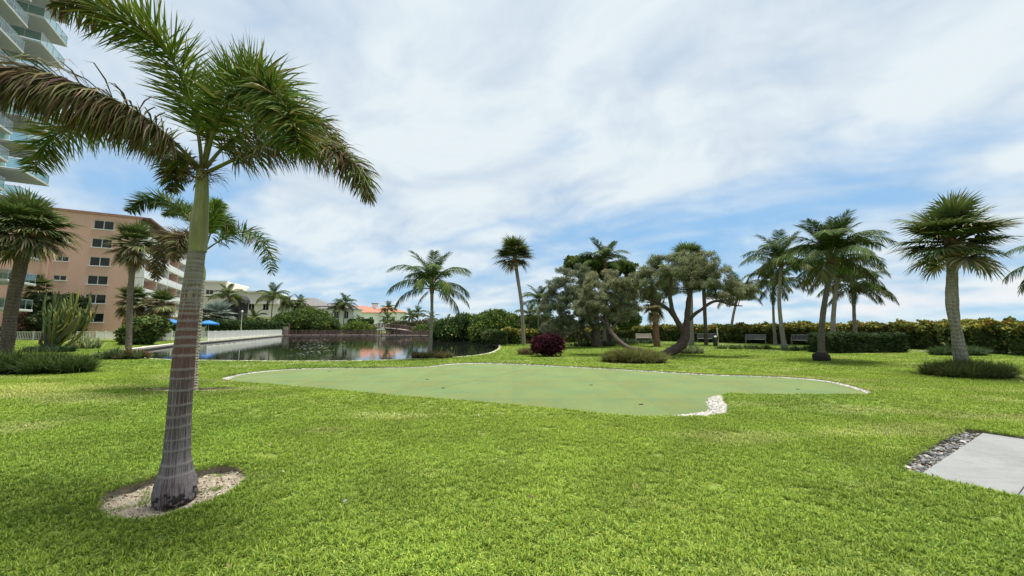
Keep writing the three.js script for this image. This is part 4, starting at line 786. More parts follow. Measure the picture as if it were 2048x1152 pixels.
// ---------------------------------------------------------------- the large foxtail palm on the lawn
{
  const B = [-3.28, -3.9], t = thing('foxtail_palm', 'large foxtail palm with ringed grey trunk and brown frayed fronds in a soil pit', 'palm tree', [B[0], -0.08, B[1]]);
  const H = 2.49, TH = 2.5;
  const ringsAt = []; for (let h = 0.27, s = 0.125, j = rng(6); h < H; h += s) { ringsAt.push(h + (j() - 0.5) * 0.03); s = h < 1.5 ? 0.112 : Math.max(0.035, s * 0.86); }
  const R = rng(88);
  const trunkTex = tex(640, 1536, (u, v) => {
    const h = v * TH, fib = nB(u * 256, v * 24) * 0.55 + tf(u * 2, v * 0.12, 64, 2, nB) * 0.75, blot = tf(u, v, 4, 5), fine = nB(u * 250, v * 256);
    const red = smooth(0.95, 1.35, h + (blot - 0.5) * 0.5) * (1 - smooth(1.9, 2.12, h + (blot - 0.5) * 0.35)), tan = smooth(1.92, 2.14, h + (blot - 0.5) * 0.3);
    const hairy = clamp((1 - smooth(0.1, 1.2, h)) * 0.6 + 0.05 + (blot - 0.5) * 0.5);
    let c = [0.085, 0.053, 0.053]; c = [mix(c[0], 0.135, red), mix(c[1], 0.054, red), mix(c[2], 0.046, red)]; c = [mix(c[0], 0.19, tan), mix(c[1], 0.165, tan), mix(c[2], 0.115, tan)];
    const f = smooth(0.60 - hairy * 0.35, 0.95 - hairy * 0.35, fib) * (1 - tan * 0.6) * (1 - red * 0.55);
    c = [mix(c[0], 0.235, f * 0.85), mix(c[1], 0.215, f * 0.85), mix(c[2], 0.220, f * 0.85)];
    const flake = smooth(0.55, 0.60, tf(u * 3, v * 1.2 + 0.4, 16, 4)) * Math.exp(-(((h - 1.98) / 0.17) ** 2)); c = [mix(c[0], 0.30, flake), mix(c[1], 0.26, flake), mix(c[2], 0.20, flake)];
    const dark = smooth(0.56, 0.62, tf(u * 3, v * 10, 8, 4) + 0.10 * (1 - smooth(0.0, 0.12, h)) - 0.25 * smooth(0.11, 0.2, h)); c = [mix(c[0], 0.022, dark), mix(c[1], 0.017, dark), mix(c[2], 0.016, dark)];
    for (const q of ringsAt) { const w = 0.0100 * (0.6 + nC(u * 16, q * 5)), dd = Math.abs(h - q - (nA(u * 6, q * 9) - 0.5) * 0.012); if (dd < w * 2) { const k = (1 - smooth(w * 0.5, w * 1.6, dd)) * 0.75; c = [mix(c[0], 0.25, k), mix(c[1], 0.225, k), mix(c[2], 0.215, k)]; } }
    const g = 0.85 + (fine - 0.5) * 0.4; return [c[0] * g, c[1] * g, c[2] * g];
  }, { srgb: true });
  const trunkBump = tex(512, 1024, (u, v) => { const h = v * TH; let b = 0.45 + (nB(u * 256, v * 24) - 0.5) * 0.4; for (const q of ringsAt) { const d = Math.abs(h - q); if (d < 0.02) b += 0.35 * (1 - d / 0.02); } return [b, b, b]; });
  const prof = [[0, 0.155], [0.02, 0.168], [0.12, 0.168], [0.2, 0.158], [0.30, 0.132], [0.44, 0.108], [0.7, 0.099], [1.1, 0.094], [1.6, 0.087], [2.0, 0.079], [2.35, 0.073], [2.49, 0.071]];
  const P = [], U = [], I = [], n = 40, seg = 150;
  const radAt = (h) => { let k = 0; while (k < prof.length - 2 && prof[k + 1][0] < h) k++; const f = clamp((h - prof[k][0]) / (prof[k + 1][0] - prof[k][0])); return mix(prof[k][1], prof[k + 1][1], f * f * (3 - 2 * f) * 0.5 + f * 0.5); };
  for (let k = 0; k <= seg; k++) { const h = -0.06 + (H + 0.06) * k / seg; let r = radAt(Math.max(0, h)); for (const q of ringsAt) { const d = h - q; if (Math.abs(d) < 0.03) r += 0.0028 * Math.exp(-((d / 0.010) ** 2)); }
    for (let q = 0; q <= n; q++) { const a = q / n * 6.28318, nn = 1 + 0.035 * perlin.noise(Math.cos(a) * 2, h * 3, Math.sin(a) * 2) + (h < 0.2 ? 0.06 * perlin.noise(Math.cos(a) * 4, h * 12, Math.sin(a) * 4) : 0); P.push(Math.cos(a) * r * nn - 0.04 * Math.sin(h * 1.26), h, Math.sin(a) * r * nn); U.push(q / n, Math.max(0, h) / TH); } }
  for (let k = 0; k < seg; k++) for (let q = 0; q < n; q++) { const a = k * (n + 1) + q; I.push(a, a + n + 1, a + 1, a + 1, a + n + 1, a + n + 2); }
  const g = new THREE.BufferGeometry(); g.setAttribute('position', new THREE.Float32BufferAttribute(P, 3)); g.setAttribute('uv', new THREE.Float32BufferAttribute(U, 2)); g.setIndex(I); g.computeVertexNormals();
  part('trunk', g, new THREE.MeshStandardMaterial({ map: trunkTex, bumpMap: trunkBump, bumpScale: 0.006, roughness: 0.92, side: THREE.DoubleSide }), t);
  const shaftTex = tex(512, 512, (u, v) => { const a = tf(u * 2, v * 0.3, 16, 4), b = tf(u, v, 4, 4), w = smooth(0.55, 0.75, b + v * 0.1), sc = nB(u * 128, v * 40), k = 0.8 + (a - 0.5) * 0.5 + (sc - 0.5) * 0.12; return [mix(0.19, 0.26, w) * k, mix(0.20, 0.25, w) * k, mix(0.055, 0.10, w) * k]; }, { srgb: true });
  part('crownshaft', tubeGeo([new V3(0.01, H - 0.02, 0), new V3(0.0, H + 0.25, 0), new V3(0, H + 0.55, 0), new V3(-0.02, H + 0.86, 0)], [0.073, 0.080, 0.078, 0.070, 0.062, 0.056, 0.053], 24, 20, 0.05, 1), new THREE.MeshStandardMaterial({ map: shaftTex, roughness: 0.55, side: THREE.DoubleSide }), t);
  { const g = new GB(), Rf = rng(77); for (let k = 0; k < 150; k++) { const a = Rf() * 6.283, y = H + rr(0.72, 0.9, Rf), d = new V3(Math.cos(a), rr(-0.2, 0.7, Rf), Math.sin(a)), b = new V3(Math.cos(a) * 0.06 - 0.02, y, Math.sin(a) * 0.06); leaflet(g, b, d, UP, rr(0.06, 0.26, Rf), rr(0.002, 0.010, Rf), rr(0.8, 3.0, Rf), vary(Rf() < 0.6 ? [0.085, 0.05, 0.03] : [0.17, 0.12, 0.075], Rf, 0.4), Rf); } part('old_sheath_fibre', g.build(), leafB, t); }
  const gr = (f, R) => R() < 0.10 + 0.12 * f ? vary([0.26, 0.22, 0.07], R) : vary(GREEN.fox, R, 0.35, 0.16);
  const lime = (f, R) => vary(R() < 0.3 ? [0.25, 0.27, 0.045] : [0.15, 0.22, 0.03], R, 0.3, 0.12);
  const br = (f, R) => { const q = R(); return q < 0.36 ? vary(GREEN.brown, R, 0.4) : q < 0.54 ? vary([0.27, 0.22, 0.14], R, 0.3) : q < 0.62 ? vary([0.13, 0.05, 0.045], R, 0.3) : vary([0.12, 0.14, 0.05], R, 0.3); };
  const half = (f, R) => R() < 0.25 + 0.5 * f ? br(f, R) : gr(f, R);
  const rel = (l) => l.map((p) => new V3(p[0] - B[0], p[1] + 0.08, p[2] - B[1]));
  const F = (pts, o) => part('frond', frondGeo({ pts: rel(pts), style: 'fox', n: 110, per: 3, ll: 0.42, lw: 0.0085, droop: 0.5, t0: 0.16, r0: 0.022, twist: 1.2, ...o }, R), leafA, t);
  F([[-3.3,3.29,-3.9], [-3.34,3.65,-3.86], [-3.39,4.03,-3.76], [-3.51,4.38,-3.62], [-3.71,4.57,-3.47], [-3.95,4.64,-3.32], [-4.25,4.58,-3.2]], { color: (f, R) => f > 0.8 ? half(f, R) : R() < 0.5 ? lime(f, R) : gr(f, R), droop: 0.25, ll: 0.48, n: 140 });
  F([[-3.33,3.3,-3.9], [-3.44,3.48,-3.7], [-3.62,3.67,-3.45], [-3.81,3.74,-3.22], [-4.01,3.77,-3.05], [-4.21,3.72,-2.92], [-4.46,3.57,-2.85]], { color: br, droop: 2.4, sag: 1.1, ll: 0.50, n: 210, per: 3, lw: 0.007 });
  F([[-3.34,3.3,-3.9], [-3.88,3.66,-4], [-4.51,3.89,-4.1], [-5.08,3.94,-4.2], [-5.43,3.76,-4.25], [-5.61,3.42,-4.3]], { color: gr, droop: 0.7, ll: 0.42, n: 90 });
  F([[-3.28,3.3,-3.9], [-3.06,3.62,-3.72], [-2.75,3.87,-3.52], [-2.41,3.91,-3.38], [-2.14,3.7,-3.28], [-1.96,3.42,-3.22], [-1.86,3.15,-3.18]], { color: (f, R) => R() < 0.1 ? lime(f, R) : gr(f, R), droop: 0.5, sag: 0.15, ll: 0.48, n: 160 });
  F([[-3.25,3.25,-3.9], [-2.9,3.36,-3.82], [-2.49,3.49,-3.74], [-2.09,3.5,-3.66], [-1.75,3.34,-3.6], [-1.5,3.13,-3.55], [-1.35,2.83,-3.5]], { color: (f, R) => R() < 0.65 ? br(f, R) : gr(f, R), droop: 1.5, sag: 0.6, ll: 0.38, n: 160, lw: 0.007 });
  F([[-3.36,3.28,-3.9], [-3.62,3.44,-4], [-3.79,3.39,-4.1], [-3.83,3.12,-4.15]], { color: half, droop: 1.1, ll: 0.24, n: 60 });
  F([[-3.29,3.3,-3.9], [-3.35,3.72,-4], [-3.41,4.23,-4.15], [-3.35,4.64,-4.3], [-3.12,4.71,-4.4], [-2.82,4.51,-4.5]], { color: (f, R) => R() < 0.4 ? lime(f, R) : gr(f, R), droop: 0.4, ll: 0.36, n: 110 });
  F([[-3.27,3.3,-3.9], [-3.2,3.62,-4.05], [-2.99,3.95,-4.2], [-2.72,4.19,-4.35], [-2.37,4.09,-4.45], [-2.06,3.73,-4.5]], { color: half, droop: 1.1, sag: 0.4, ll: 0.42, n: 130 });
}
{ // second foxtail, farther back in line with the first
  const B = [-8.44, -10.2], t = thing('foxtail_palm', 'smaller foxtail palm standing behind the large ringed trunk', 'palm tree', [B[0], -0.03, B[1]]);
  part('trunk', tubeGeo([new V3(0, -0.05, 0), new V3(0.0, 0.9, 0), new V3(0.02, 2.0, 0), new V3(0.03, 3.0, 0)], [0.17, 0.125, 0.12, 0.11, 0.10, 0.095], 14, 30, 0.05, 0.6), barkPale, t);
  part('crownshaft', tubeGeo([new V3(0.03, 2.95, 0), new V3(0.0, 3.25, 0), new V3(-0.08, 3.7, 0)], [0.10, 0.11, 0.08, 0.06], 14, 10, 0.05, 1), std(0.17, 0.22, 0.07, 0.55), t);
  const R = rng(91), gr = (f, R) => R() < 0.12 ? vary([0.2, 0.17, 0.07], R) : vary([0.062, 0.105, 0.020], R, 0.35, 0.12), old = (f, R) => R() < 0.5 ? vary(GREEN.brown, R, 0.4) : vary([0.13, 0.13, 0.05], R, 0.3), rel = (l) => l.map((p) => new V3(p[0] - B[0], p[1] + 0.03, p[2] - B[1]));
  const F = (pts, o) => part('frond', frondGeo({ pts: rel(pts), style: 'fox', n: 80, per: 3, ll: 0.5, lw: 0.014, droop: 0.6, t0: 0.2, r0: 0.025, twist: 1, color: gr, ...o }, R), leafA, t);
  F([[-8.4,3.71,-10.2], [-8.85,4.65,-10.05], [-9.32,5.02,-9.9], [-9.75,4.95,-9.8], [-10.04,4.61,-9.7]], { ll: 0.42 });
  F([[-8.44,3.71,-10.2], [-9.04,4.13,-10.3], [-9.61,4.11,-10.4], [-9.89,3.56,-10.5], [-9.89,2.93,-10.5]], { color: old, droop: 1.2, ll: 0.42 });
  F([[-8.35,3.71,-10.2], [-7.91,3.94,-10.1], [-7.14,4.15,-9.95], [-6.48,3.74,-9.8], [-6.15,2.98,-9.7]], { ll: 0.46, droop: 0.9, per: 2 });
  F([[-8.37,3.71,-10.2], [-8.3,4.41,-10.2], [-8.28,4.9,-10.3], [-8.23,5.12,-10.4]], { ll: 0.4, color: (f, R) => vary([0.15, 0.23, 0.035], R, 0.3) });
  F([[-8.37,3.71,-10.2], [-8.95,4.64,-10.5], [-9.88,5.17,-11], [-10.68,5.06,-11.4]], { ll: 0.4 });
  F([[-8.37,3.71,-10.2], [-8.48,4.52,-10.6], [-8.54,4.78,-11], [-8.6,4.43,-11.4]], { ll: 0.4 });
  F([[-8.43,3.71,-10.2], [-8.4,3.97,-9.8], [-8.43,3.83,-9.5], [-8.36,3.28,-9.3]], { color: old, droop: 1.3, ll: 0.4 });
}

// ---------------------------------------------------------------- left side
sabal('bushy sabal palm with leaning thick trunk behind a dark strap leaved bed', [-19.95, 15.2], [0.3, 5.3, 0.1], { seed: 21, r: 0.19, L: 1.5, mid: [-0.05, 2.4, 0], bark: barkDark, plan: { up: 9, high: 17, mid: 19, low: 16 } });
sabal('slender sabal palm with dead lower leaves beside the second foxtail palm', [-21.9, 22.0], [-0.35, 6.3, 0], { seed: 22, r: 0.135, L: 1.3, mid: [-0.25, 3.2, 0], bark: barkMat(0.7, 0.62, 0.55), plan: { up: 8, high: 13, mid: 15, low: 12, hang: 3 } });
sabal('squat sabal palm with grey brown head before the salmon block', [-44.9, 45.0], [0, 4.6, 0], { seed: 23, r: 0.24, L: 1.9, plan: { up: 6, high: 9, mid: 12, low: 16, hang: 14 } });
sabal('squat sabal palm with shaggy head in front of red balcony doors', [-41.8, 45.6], [-0.3, 4.2, 0], { seed: 24, r: 0.24, L: 1.9, plan: { up: 6, high: 9, mid: 12, low: 16, hang: 14 } });
sabal('small green sabal palm rising from the dark shrubs by the tower', [-66.4, 53], [0, 7.0, 0], { seed: 25, r: 0.22, L: 1.8 });
bed('liriope_bed', 'large dark bed of strap leaves under the leaning sabal palm', 'plants', [-17.6, 0, -13.9], 2.3, 0.85, 210, [clumpA, clumpB], 1.2, [0.052, 0.080, 0.020], { seed: 31, group: 'strap leaf beds' });
bed('liriope_bed', 'rounded bed of leaves round the foot of the slender sabal palm', 'plants', [-20.1, 0, -20.0], 1.35, 0.6, 90, [clumpB, clumpWide], 0.85, [0.085, 0.12, 0.045], { seed: 32, mixP: 0.2, mixC: [0.17, 0.085, 0.05], group: 'strap leaf beds' });
{ // candelabra cactus
  const t = thing('candelabra_cactus', 'tall branching candelabra cactus with many ribbed yellow green columns', 'cactus', [-31.5, 0, -26.4]), R = rng(44), mats = [leafMat(0, 0.6)];
  const star = (r) => (a) => r * (1 + 0.26 * Math.cos(5 * a));
  const arm = (pts, r, c) => { const g = new GB(), cv = new THREE.CatmullRomCurve3(pts), P = cv.getPoints(22); g.tube(P, P.map((_, k) => star(r * (k > 18 ? mix(1, 0.35, (k - 18) / 4) : k < 3 ? mix(0.7, 1, k / 3) : 1 + 0.10 * Math.sin(k * 1.9)))), 20, c); const q = g.build(); q.computeVertexNormals(); part('column', q, mats[0], t); };
  const bend = (x, y0, z, out, h, zo) => { const k = () => rr(-0.07, 0.07, R); return [new V3(x, y0, z), new V3(mix(x, out, 0.6) + k(), y0 + (h - y0) * 0.22, mix(z, zo, 0.6)), new V3(mix(x, out, 0.85) + k(), y0 + (h - y0) * 0.5, zo + k()), new V3(out + k(), y0 + (h - y0) * 0.78, zo + k()), new V3(out + k() * 1.4, h, zo)]; };
  for (let k = 0; k < 40; k++) {
    const right = k > 15, out = right ? rr(0.0, 2.0, R) : rr(-1.6, 0.3, R), h = right ? rr(2.0, 4.2, R) + out * 0.2 : rr(2.0, 4.7, R), zo = rr(-0.9, 0.9, R), y0 = rr(0.0, 0.9, R), c = () => vary(right && R() < 0.45 ? [0.20, 0.21, 0.06] : [0.085, 0.115, 0.042], R, 0.35), r = rr(0.036, 0.056, R);
    const P = bend(out * 0.25 + rr(-0.2, 0.2, R), y0, zo * 0.3, out, h, zo); arm(P, r, c());
    for (let q = 0; q < 2; q++) { const f = rr(0.35, 0.75, R), b = P[1].clone().lerp(P[3], f), o2 = b.x + rr(-0.35, 0.5, R); arm(bend(b.x, b.y, b.z, o2, Math.min(4.9, b.y + rr(0.6, 1.7, R)), b.z + rr(-0.3, 0.3, R)), r * 0.85, c()); }
  }
  for (let k = 0; k < 9; k++) { const x = rr(-0.7, 0.9, R); arm(bend(x * 0.4, -0.05, rr(-0.3, 0.3, R), x, rr(1.2, 2.0, R), rr(-0.4, 0.4, R)), rr(0.07, 0.10, R), vary([0.10, 0.085, 0.055], R, 0.2)); }
  for (let k = 0; k < 5; k++) { const a = rr(0.2, 0.7, R); arm([new V3(0.1, 0.3, 0.3), new V3(0.7, 0.6 + a * 0.4, 0.4), new V3(1.3, 0.9 + a, 0.4), new V3(1.9, 1.2 + a * 1.8, 0.4)], 0.05, vary([0.15, 0.14, 0.07], R, 0.2)); }
}
bed('spiky_plants', 'dark low spiky plants at the foot of the candelabra cactus', 'plants', [-30.6, 0, -25.4], 1.6, 0.6, 70, [clumpB, clumpWide], 0.8, [0.035, 0.06, 0.028], { seed: 33 });
bed('agave_clump', 'pale variegated agave clump between the cactus and white fence', 'plants', [-32.9, 0, -29.6], 0.9, 0.6, 12, [clumpWide], 1.75, [0.30, 0.33, 0.16], { seed: 34, soil: false });
mound('sea_grape_bush', 'dense leafy bush with leaning stems behind the slender sabal palm', 'bush', [-35.4, 0, -36.2], [[0.3, 1.3, 0, 1.5, 1.3, 1.0], [1.4, 1.7, 0, 1.3, 0.9, 0.8], [-0.6, 0.8, 0.2, 0.9, 0.8, 0.7]], clRound, 1.4, 900, (R) => vary(R() < 0.2 ? [0.17, 0.18, 0.05] : [0.075, 0.115, 0.035], R, 0.3), { seed: 51, stemR: 2.4, stems: 8 });
{
  const t = thing('column_cactus', 'brown weathered column cactus beside the dense leafy bush', 'cactus', [-37.0, 0, -36.4]), R = rng(46);
  for (const [x, h] of [[0, 2.5], [0.32, 2.7], [0.2, 1.9]]) { const g = new GB(), P = new THREE.CatmullRomCurve3([new V3(x, -0.05, 0), new V3(x + 0.03, h * 0.5, 0), new V3(x, h, 0)]).getPoints(20); g.tube(P, P.map((_, k) => (a) => (k > 17 ? 0.10 : 0.135) * (1 + 0.2 * Math.cos(6 * a))), 24, vary([0.17, 0.11, 0.06], R, 0.2)); const q = g.build(); q.computeVertexNormals(); part('column', q, leafMat(0, 0.9), t); }
}
const shade = (R) => vary(R() < 0.12 ? [0.12, 0.15, 0.06] : [0.04, 0.062, 0.03], R, 0.35);
broadTree('dark_tree', 'dark leafy tree beside the tower behind the candelabra cactus', [-65.2, 53.4], [{ p: [[-64.49,-0.07,-53.4], [-64.72,1.66,-53.4], [-65.12,3.76,-53.4]], r: [0.28, 0.22, 0.14] }, { p: [[-64.72,1.66,-53.4], [-63.25,3.05,-53.2], [-61.87,3.95,-53]], r: [0.16, 0.12, 0.07] }], [[...[-67.18,4.68,-53.6], 1.5], [...[-64.87,5.09,-53.4], 1.7], [...[-61.99,4.92,-53], 1.6], [...[-67.62,2.71,-53.6], 1.4], [...[-64.22,2.7,-53], 1.7], [...[-61.35,2.69,-52.8], 1.6], [...[-65.66,1.18,-53.2], 1.3], [...[-62.3,1.18,-53], 1.3]], { seed: 61, boughs: 26, leaves: 26, s: 2.1, cl: clMed, color: [0.050, 0.070, 0.034], mixC: [0.18, 0.19, 0.11], mixP: 0.08, spread: 0.5 });
hedge('croton_hedge', 'dark mixed shrubs under the tower balconies behind the fence', [[-73, 50.6], [-64.8, 52.2], [-60.5, 54.0]], 1.2, 1.5, clMed, 1.9, 26, (R, f) => R() < 0.15 ? vary([0.16, 0.06, 0.04], R, 0.3) : shade(R), { seed: 62, rough: 0.3 });
mound('reddish_shrub', 'reddish brown shrub under the tower balconies', 'bush', [-66.8, 0, -51.6], [[0, 3.6, 0, 1.5, 1.0, 0.9], [0.3, 1.6, 0, 1.4, 1.5, 0.9]], clMed, 1.8, 700, (R) => vary(R() < 0.6 ? [0.19, 0.10, 0.075] : [0.06, 0.07, 0.035], R, 0.3), { seed: 63 });

// ---------------------------------------------------------------- across the pond
const hedgeGreen = (R) => vary(R() < 0.1 ? [0.12, 0.16, 0.04] : [0.04, 0.072, 0.026], R, 0.3);
hedge('clipped_hedge', 'long dark green hedge before the cream mansion across the pond', [[-62, 68], [-54, 74], [-52.4, 86]], 1.8, 2.7, clFar, 1.0, 16, hedgeGreen, { seed: 71, rough: 0.16 });
hedge('clipped_hedge', 'neat square dark hedge below the orange tiled roof', [[-47.2, 111], [-40.8, 111]], 2.2, 3.9, clFar, 1.0, 14, hedgeGreen, { seed: 72, rough: 0.08 });
const mang = (R, y) => vary(R() < 0.28 ? [0.15, 0.19, 0.035] : [0.062, 0.105, 0.03], R, 0.32);
mound('mangrove_mound', 'large rounded mangrove mass behind the boardwalk end', 'bush', [-48.6, 0, -92], [[0, 2.9, 0, 5.2, 3.0, 4], [-4.4, 2.4, 1, 3.8, 2.6, 3.4], [4.0, 1.9, 1.2, 3.4, 2.2, 3.0], [-1, 4.0, 0, 3.4, 2.0, 3]], clFar, 1.5, 5200, mang, { seed: 73, stemR: 4, stems: 10 });
mound('mangrove_mound', 'bright green low mangrove beside the square dark hedge', 'bush', [-37.2, 0, -92.5], [[0, 1.3, 0, 3.4, 1.6, 2.2], [2.2, 0.8, 0, 2.2, 1.2, 1.6]], clFar, 1.3, 900, (R) => vary([0.12, 0.17, 0.035], R, 0.3), { seed: 74, stemR: 3 });
mound('mangrove_mound', 'green mangrove bushes behind the right end of the boardwalk', 'bush', [-15.5, -0.3, -92], [[0, 1.5, 0, 4.2, 1.7, 3], [-5.5, 1.1, -3, 3.5, 1.4, 3], [5, 2.0, 2, 4, 2.0, 3]], clFar, 1.3, 2600, mang, { seed: 75, stemR: 3 });
mound('mangrove_mound', 'broad dark mangrove overhanging the pond behind the leaning coconut palm', 'bush', [-6.8, -0.5, -54], [[0, 1.9, 0, 3.0, 2.0, 2.6], [-2.2, 1.5, 1.5, 2.2, 1.7, 2], [2.6, 1.9, -0.5, 2.6, 2.0, 2.4]], clFar, 1.0, 3000, (R) => vary(R() < 0.2 ? [0.13, 0.17, 0.035] : [0.05, 0.09, 0.028], R, 0.32), { seed: 76, stemR: 3 });
mound('mangrove_mound', 'tall bright green mangrove beside the clipped box hedge', 'bush', [-1.9, -0.4, -46.8], [[-0.4, 2.0, 0, 2.3, 2.1, 2.0], [1.4, 1.9, -1.5, 2.0, 1.9, 1.8], [-1.6, 1.2, 1.0, 1.5, 1.4, 1.5], [0.2, 3.0, -0.3, 1.3, 1.1, 1.2]], clFar, 0.85, 3400, (R) => vary(R() < 0.35 ? [0.15, 0.2, 0.035] : [0.07, 0.12, 0.03], R, 0.32), { seed: 77, stemR: 2.5 });
mound('mangrove_mound', 'dark mangrove behind the tall grey trunked sabal palm', 'bush', [2.6, 0, -52], [[0, 1.5, 0, 2.6, 1.9, 2], [2.4, 1.5, 0, 2.0, 1.6, 2]], clFar, 0.95, 1300, (R) => vary([0.05, 0.085, 0.028], R, 0.32), { seed: 78, stemR: 2.5 });
mound('pond_side_bush', 'small loose bush on the pond bank beside the box hedge', 'bush', [-2.3, 0, -40.6], [[0, 0.7, 0, 0.9, 0.7, 0.8], [0.4, 1.0, 0.3, 0.5, 0.4, 0.5]], clMed, 1.2, 260, (R) => vary([0.09, 0.12, 0.045], R, 0.35), { seed: 79 });
mound('far_shrubs', 'dull brown green shrubs behind the arched footbridge', 'bush', [-31, 0, -108], [[0, 1.5, 0, 4.5, 1.9, 2], [6, 1.7, 0, 4.5, 2.0, 2], [12, 1.6, 2, 4.5, 2.0, 2]], clFar, 1.4, 1800, (R) => vary(R() < 0.4 ? [0.11, 0.095, 0.06] : [0.06, 0.085, 0.035], R, 0.3), { seed: 80, stemR: 3 });
{ // silver fan palm
  const t = thing('silver_fan_palm', 'silvery blue fan palm beside the cream mansion', 'palm tree', [-58.6, 0, -75]), R = rng(81), tp = new V3(0, 3.8, 0); let a = 0;
  part('trunk', tubeGeo([new V3(0, -0.1, 0), new V3(0, 1.6, 0), tp.clone()], [0.36, 0.3, 0.28], 12, 10, 0.1), barkGrey, t);
  for (let k = 0; k < 36; k++) { a += 2.4; put(t, 'leaf', fans.silver[k % 5], leafB, tp, a, rr(-0.15, 0.15, R), rr(3.4, 4.4, R)); }
}
for (const [label, base, top, L, seed, plan] of [
  ['coconut palm rising over the silver fan palm against the mansion', [-64, 86], [-0.4, 8.6, 0], 4.0, 101],
  ['tall coconut palm before the white villa across the pond', [-60.6, 96], [0.2, 9.2, 0], 4.4, 102],
  ['small coconut palm at the foot of the tall one before the white villa', [-62.5, 92], [0.3, 3.6, 0], 3.2, 103],
  ['coconut palm beside the grey hipped roof', [-66.5, 112], [0, 8.2, 0], 4.0, 104],
  ['coconut palm with crossing fronds before the grey hipped roof', [-62.6, 112], [0, 8.4, 0], 3.6, 105],
  ['slim coconut palm between the grey roof and the orange tiled roof', [-49.4, 112], [0.2, 8.4, 0], 4.2, 106],
  ['second coconut palm close behind the slim one by the orange tiled roof', [-52.2, 115], [0, 7.6, 0], 3.6, 107],
  ['bushy coconut palm at the right end of the orange tiled roof', [-39.0, 119], [0.2, 7.2, 0], 3.4, 108],
  ['low palm against the white wall below the orange tiled roof', [-46.5, 116], [0, 3.8, 0], 2.2, 109],
  ['low palm in the shrubs right of the orange tiled roof', [-36.5, 112], [0, 3.6, 0], 3.0, 110],
  ['distant coconut palm left of the far shrubs', [-33.2, 124], [0, 5.0, 0], 3.6, 111],
  ['distant coconut palm among the far shrubs behind the footbridge', [-29.2, 118], [0, 5.6, 0], 3.4, 112],
  ['distant low coconut palm right of the far shrubs', [-25.5, 120], [0, 4.2, 0], 3.2, 113],
  ['tiny distant palm with round head at the end of the far shrubs', [-20.3, 122], [0, 4.2, 0], 2.0, 114],
]) coconut(label, base, top, { L, seed, r: 0.17, plan: plan ?? { up: 4, high: 6, mid: 7, low: 4 } });

// ---------------------------------------------------------------- middle and right
coconut('coconut palm leaning beside the near pond kerb with drooping lower fronds', [-4.62, 21.6], [0.05, 3.7, 0], { seed: 121, L: 2.75, r: 0.125, bow: -0.1, plan: { up: 5, high: 9, mid: 5 }, extra: [[Math.PI, 'low', 0.05, 2.5], [0.25, 'low', 0.1, 2.5], [-0.15, 'low', -0.3, 2.6], [3.6, 'hang', -0.1, 1.2]] });
bed('liriope_bed', 'brownish bed of leaves round the coconut palm at the pond kerb', 'plants', [-4.4, 0, -20.6], 1.2, 0.5, 80, [clumpB, clumpWide], 0.62, [0.12, 0.135, 0.05], { seed: 35, mixP: 0.3, mixC: [0.2, 0.12, 0.06], group: 'strap leaf beds' });
sabal('tall slim sabal palm with round green head beside the box hedge', [1.13, 36.0], [-0.85, 8.2, 0], { seed: 26, r: 0.16, L: 1.85, mid: [-0.25, 4, 0], bark: barkPale, plan: { up: 12, high: 18, mid: 18, low: 10 } });
bed('liriope_bed', 'small bed of yellowish leaves beside the dark red shrub', 'plants', [0.75, 0, -23.2], 0.6, 0.45, 34, [clumpB, clumpWide], 0.75, [0.16, 0.165, 0.06], { seed: 36, mixP: 0.2, mixC: [0.2, 0.14, 0.07], group: 'strap leaf beds' });
mound('ti_plant_shrub', 'rounded dark red purple shrub on the lawn beyond the putting green', 'bush', [2.02, 0, -21.8], [[0, 0.72, 0, 0.82, 0.55, 0.7], [-0.35, 0.6, 0.1, 0.55, 0.45, 0.5], [0.4, 0.62, 0.1, 0.5, 0.45, 0.5]], clTi, 0.85, 420, (R) => vary(R() < 0.25 ? [0.11, 0.026, 0.038] : [0.035, 0.010, 0.016], R, 0.4), { seed: 82, stems: 12 });
hedge('box_hedge', 'small square clipped box hedge at the pond corner', [[-1.3, 36.4], [-1.1, 42]], 1.5, 1.25, clMed, 0.8, 90, (R) => vary(R() < 0.25 ? [0.15, 0.18, 0.05] : [0.06, 0.1, 0.03], R, 0.3), { seed: 83, rough: 0.04 });
coconut('young coconut palm between the slim sabal palm and grey leaved trees', [2.9, 41], [0.05, 4.2, 0], { seed: 122, L: 2.3, r: 0.11, plan: { up: 6, high: 9, mid: 5 } });
coconut('low young coconut palm partly behind the slim sabal palm', [2.0, 43.5], [0, 2.6, 0], { seed: 123, L: 2.3, r: 0.11, plan: { up: 4, high: 6, mid: 7, low: 3 } });

const grapeOf = (orange) => (R, f) => { const top = f > rr(0.68, 0.95, R); if (top) { const q = R(); return vary(q < 0.4 ? [0.25, 0.235, 0.045] : q < 0.4 + 0.16 * orange ? [0.27, 0.145, 0.05] : [0.16, 0.18, 0.045], R, 0.3); } return vary(R() < 0.12 ? [0.17, 0.17, 0.05] : [0.07, 0.10, 0.03], R, 0.32); };
hedge('sea_grape_hedge', 'long yellow tipped sea grape hedge behind the grey leaved trees', [[-0.4, 38.2, 1.25], [5.6, 42.2, 1.35], [9, 46.5, 1.6], [17.5, 47.2, 1.75]], 2.2, 1.5, clRound, 1.0, 60, grapeOf(0.3), { seed: 84, rough: 0.22 });
hedge('sea_grape_hedge', 'tall orange tipped sea grape hedge behind the walkway benches', [[17.3, 48, 1.75], [23, 42.8, 1.75], [27.2, 38.4, 1.8], [30.2, 33, 1.8], [31.6, 28, 1.8], [31.2, 25.0, 1.8], [29.8, 23.2, 1.72], [34, 20.4, 1.75], [46, 14, 1.8]], 2.6, 1.75, clRound, 1.0, 62, grapeOf(0.5), { seed: 85, rough: 0.22 });
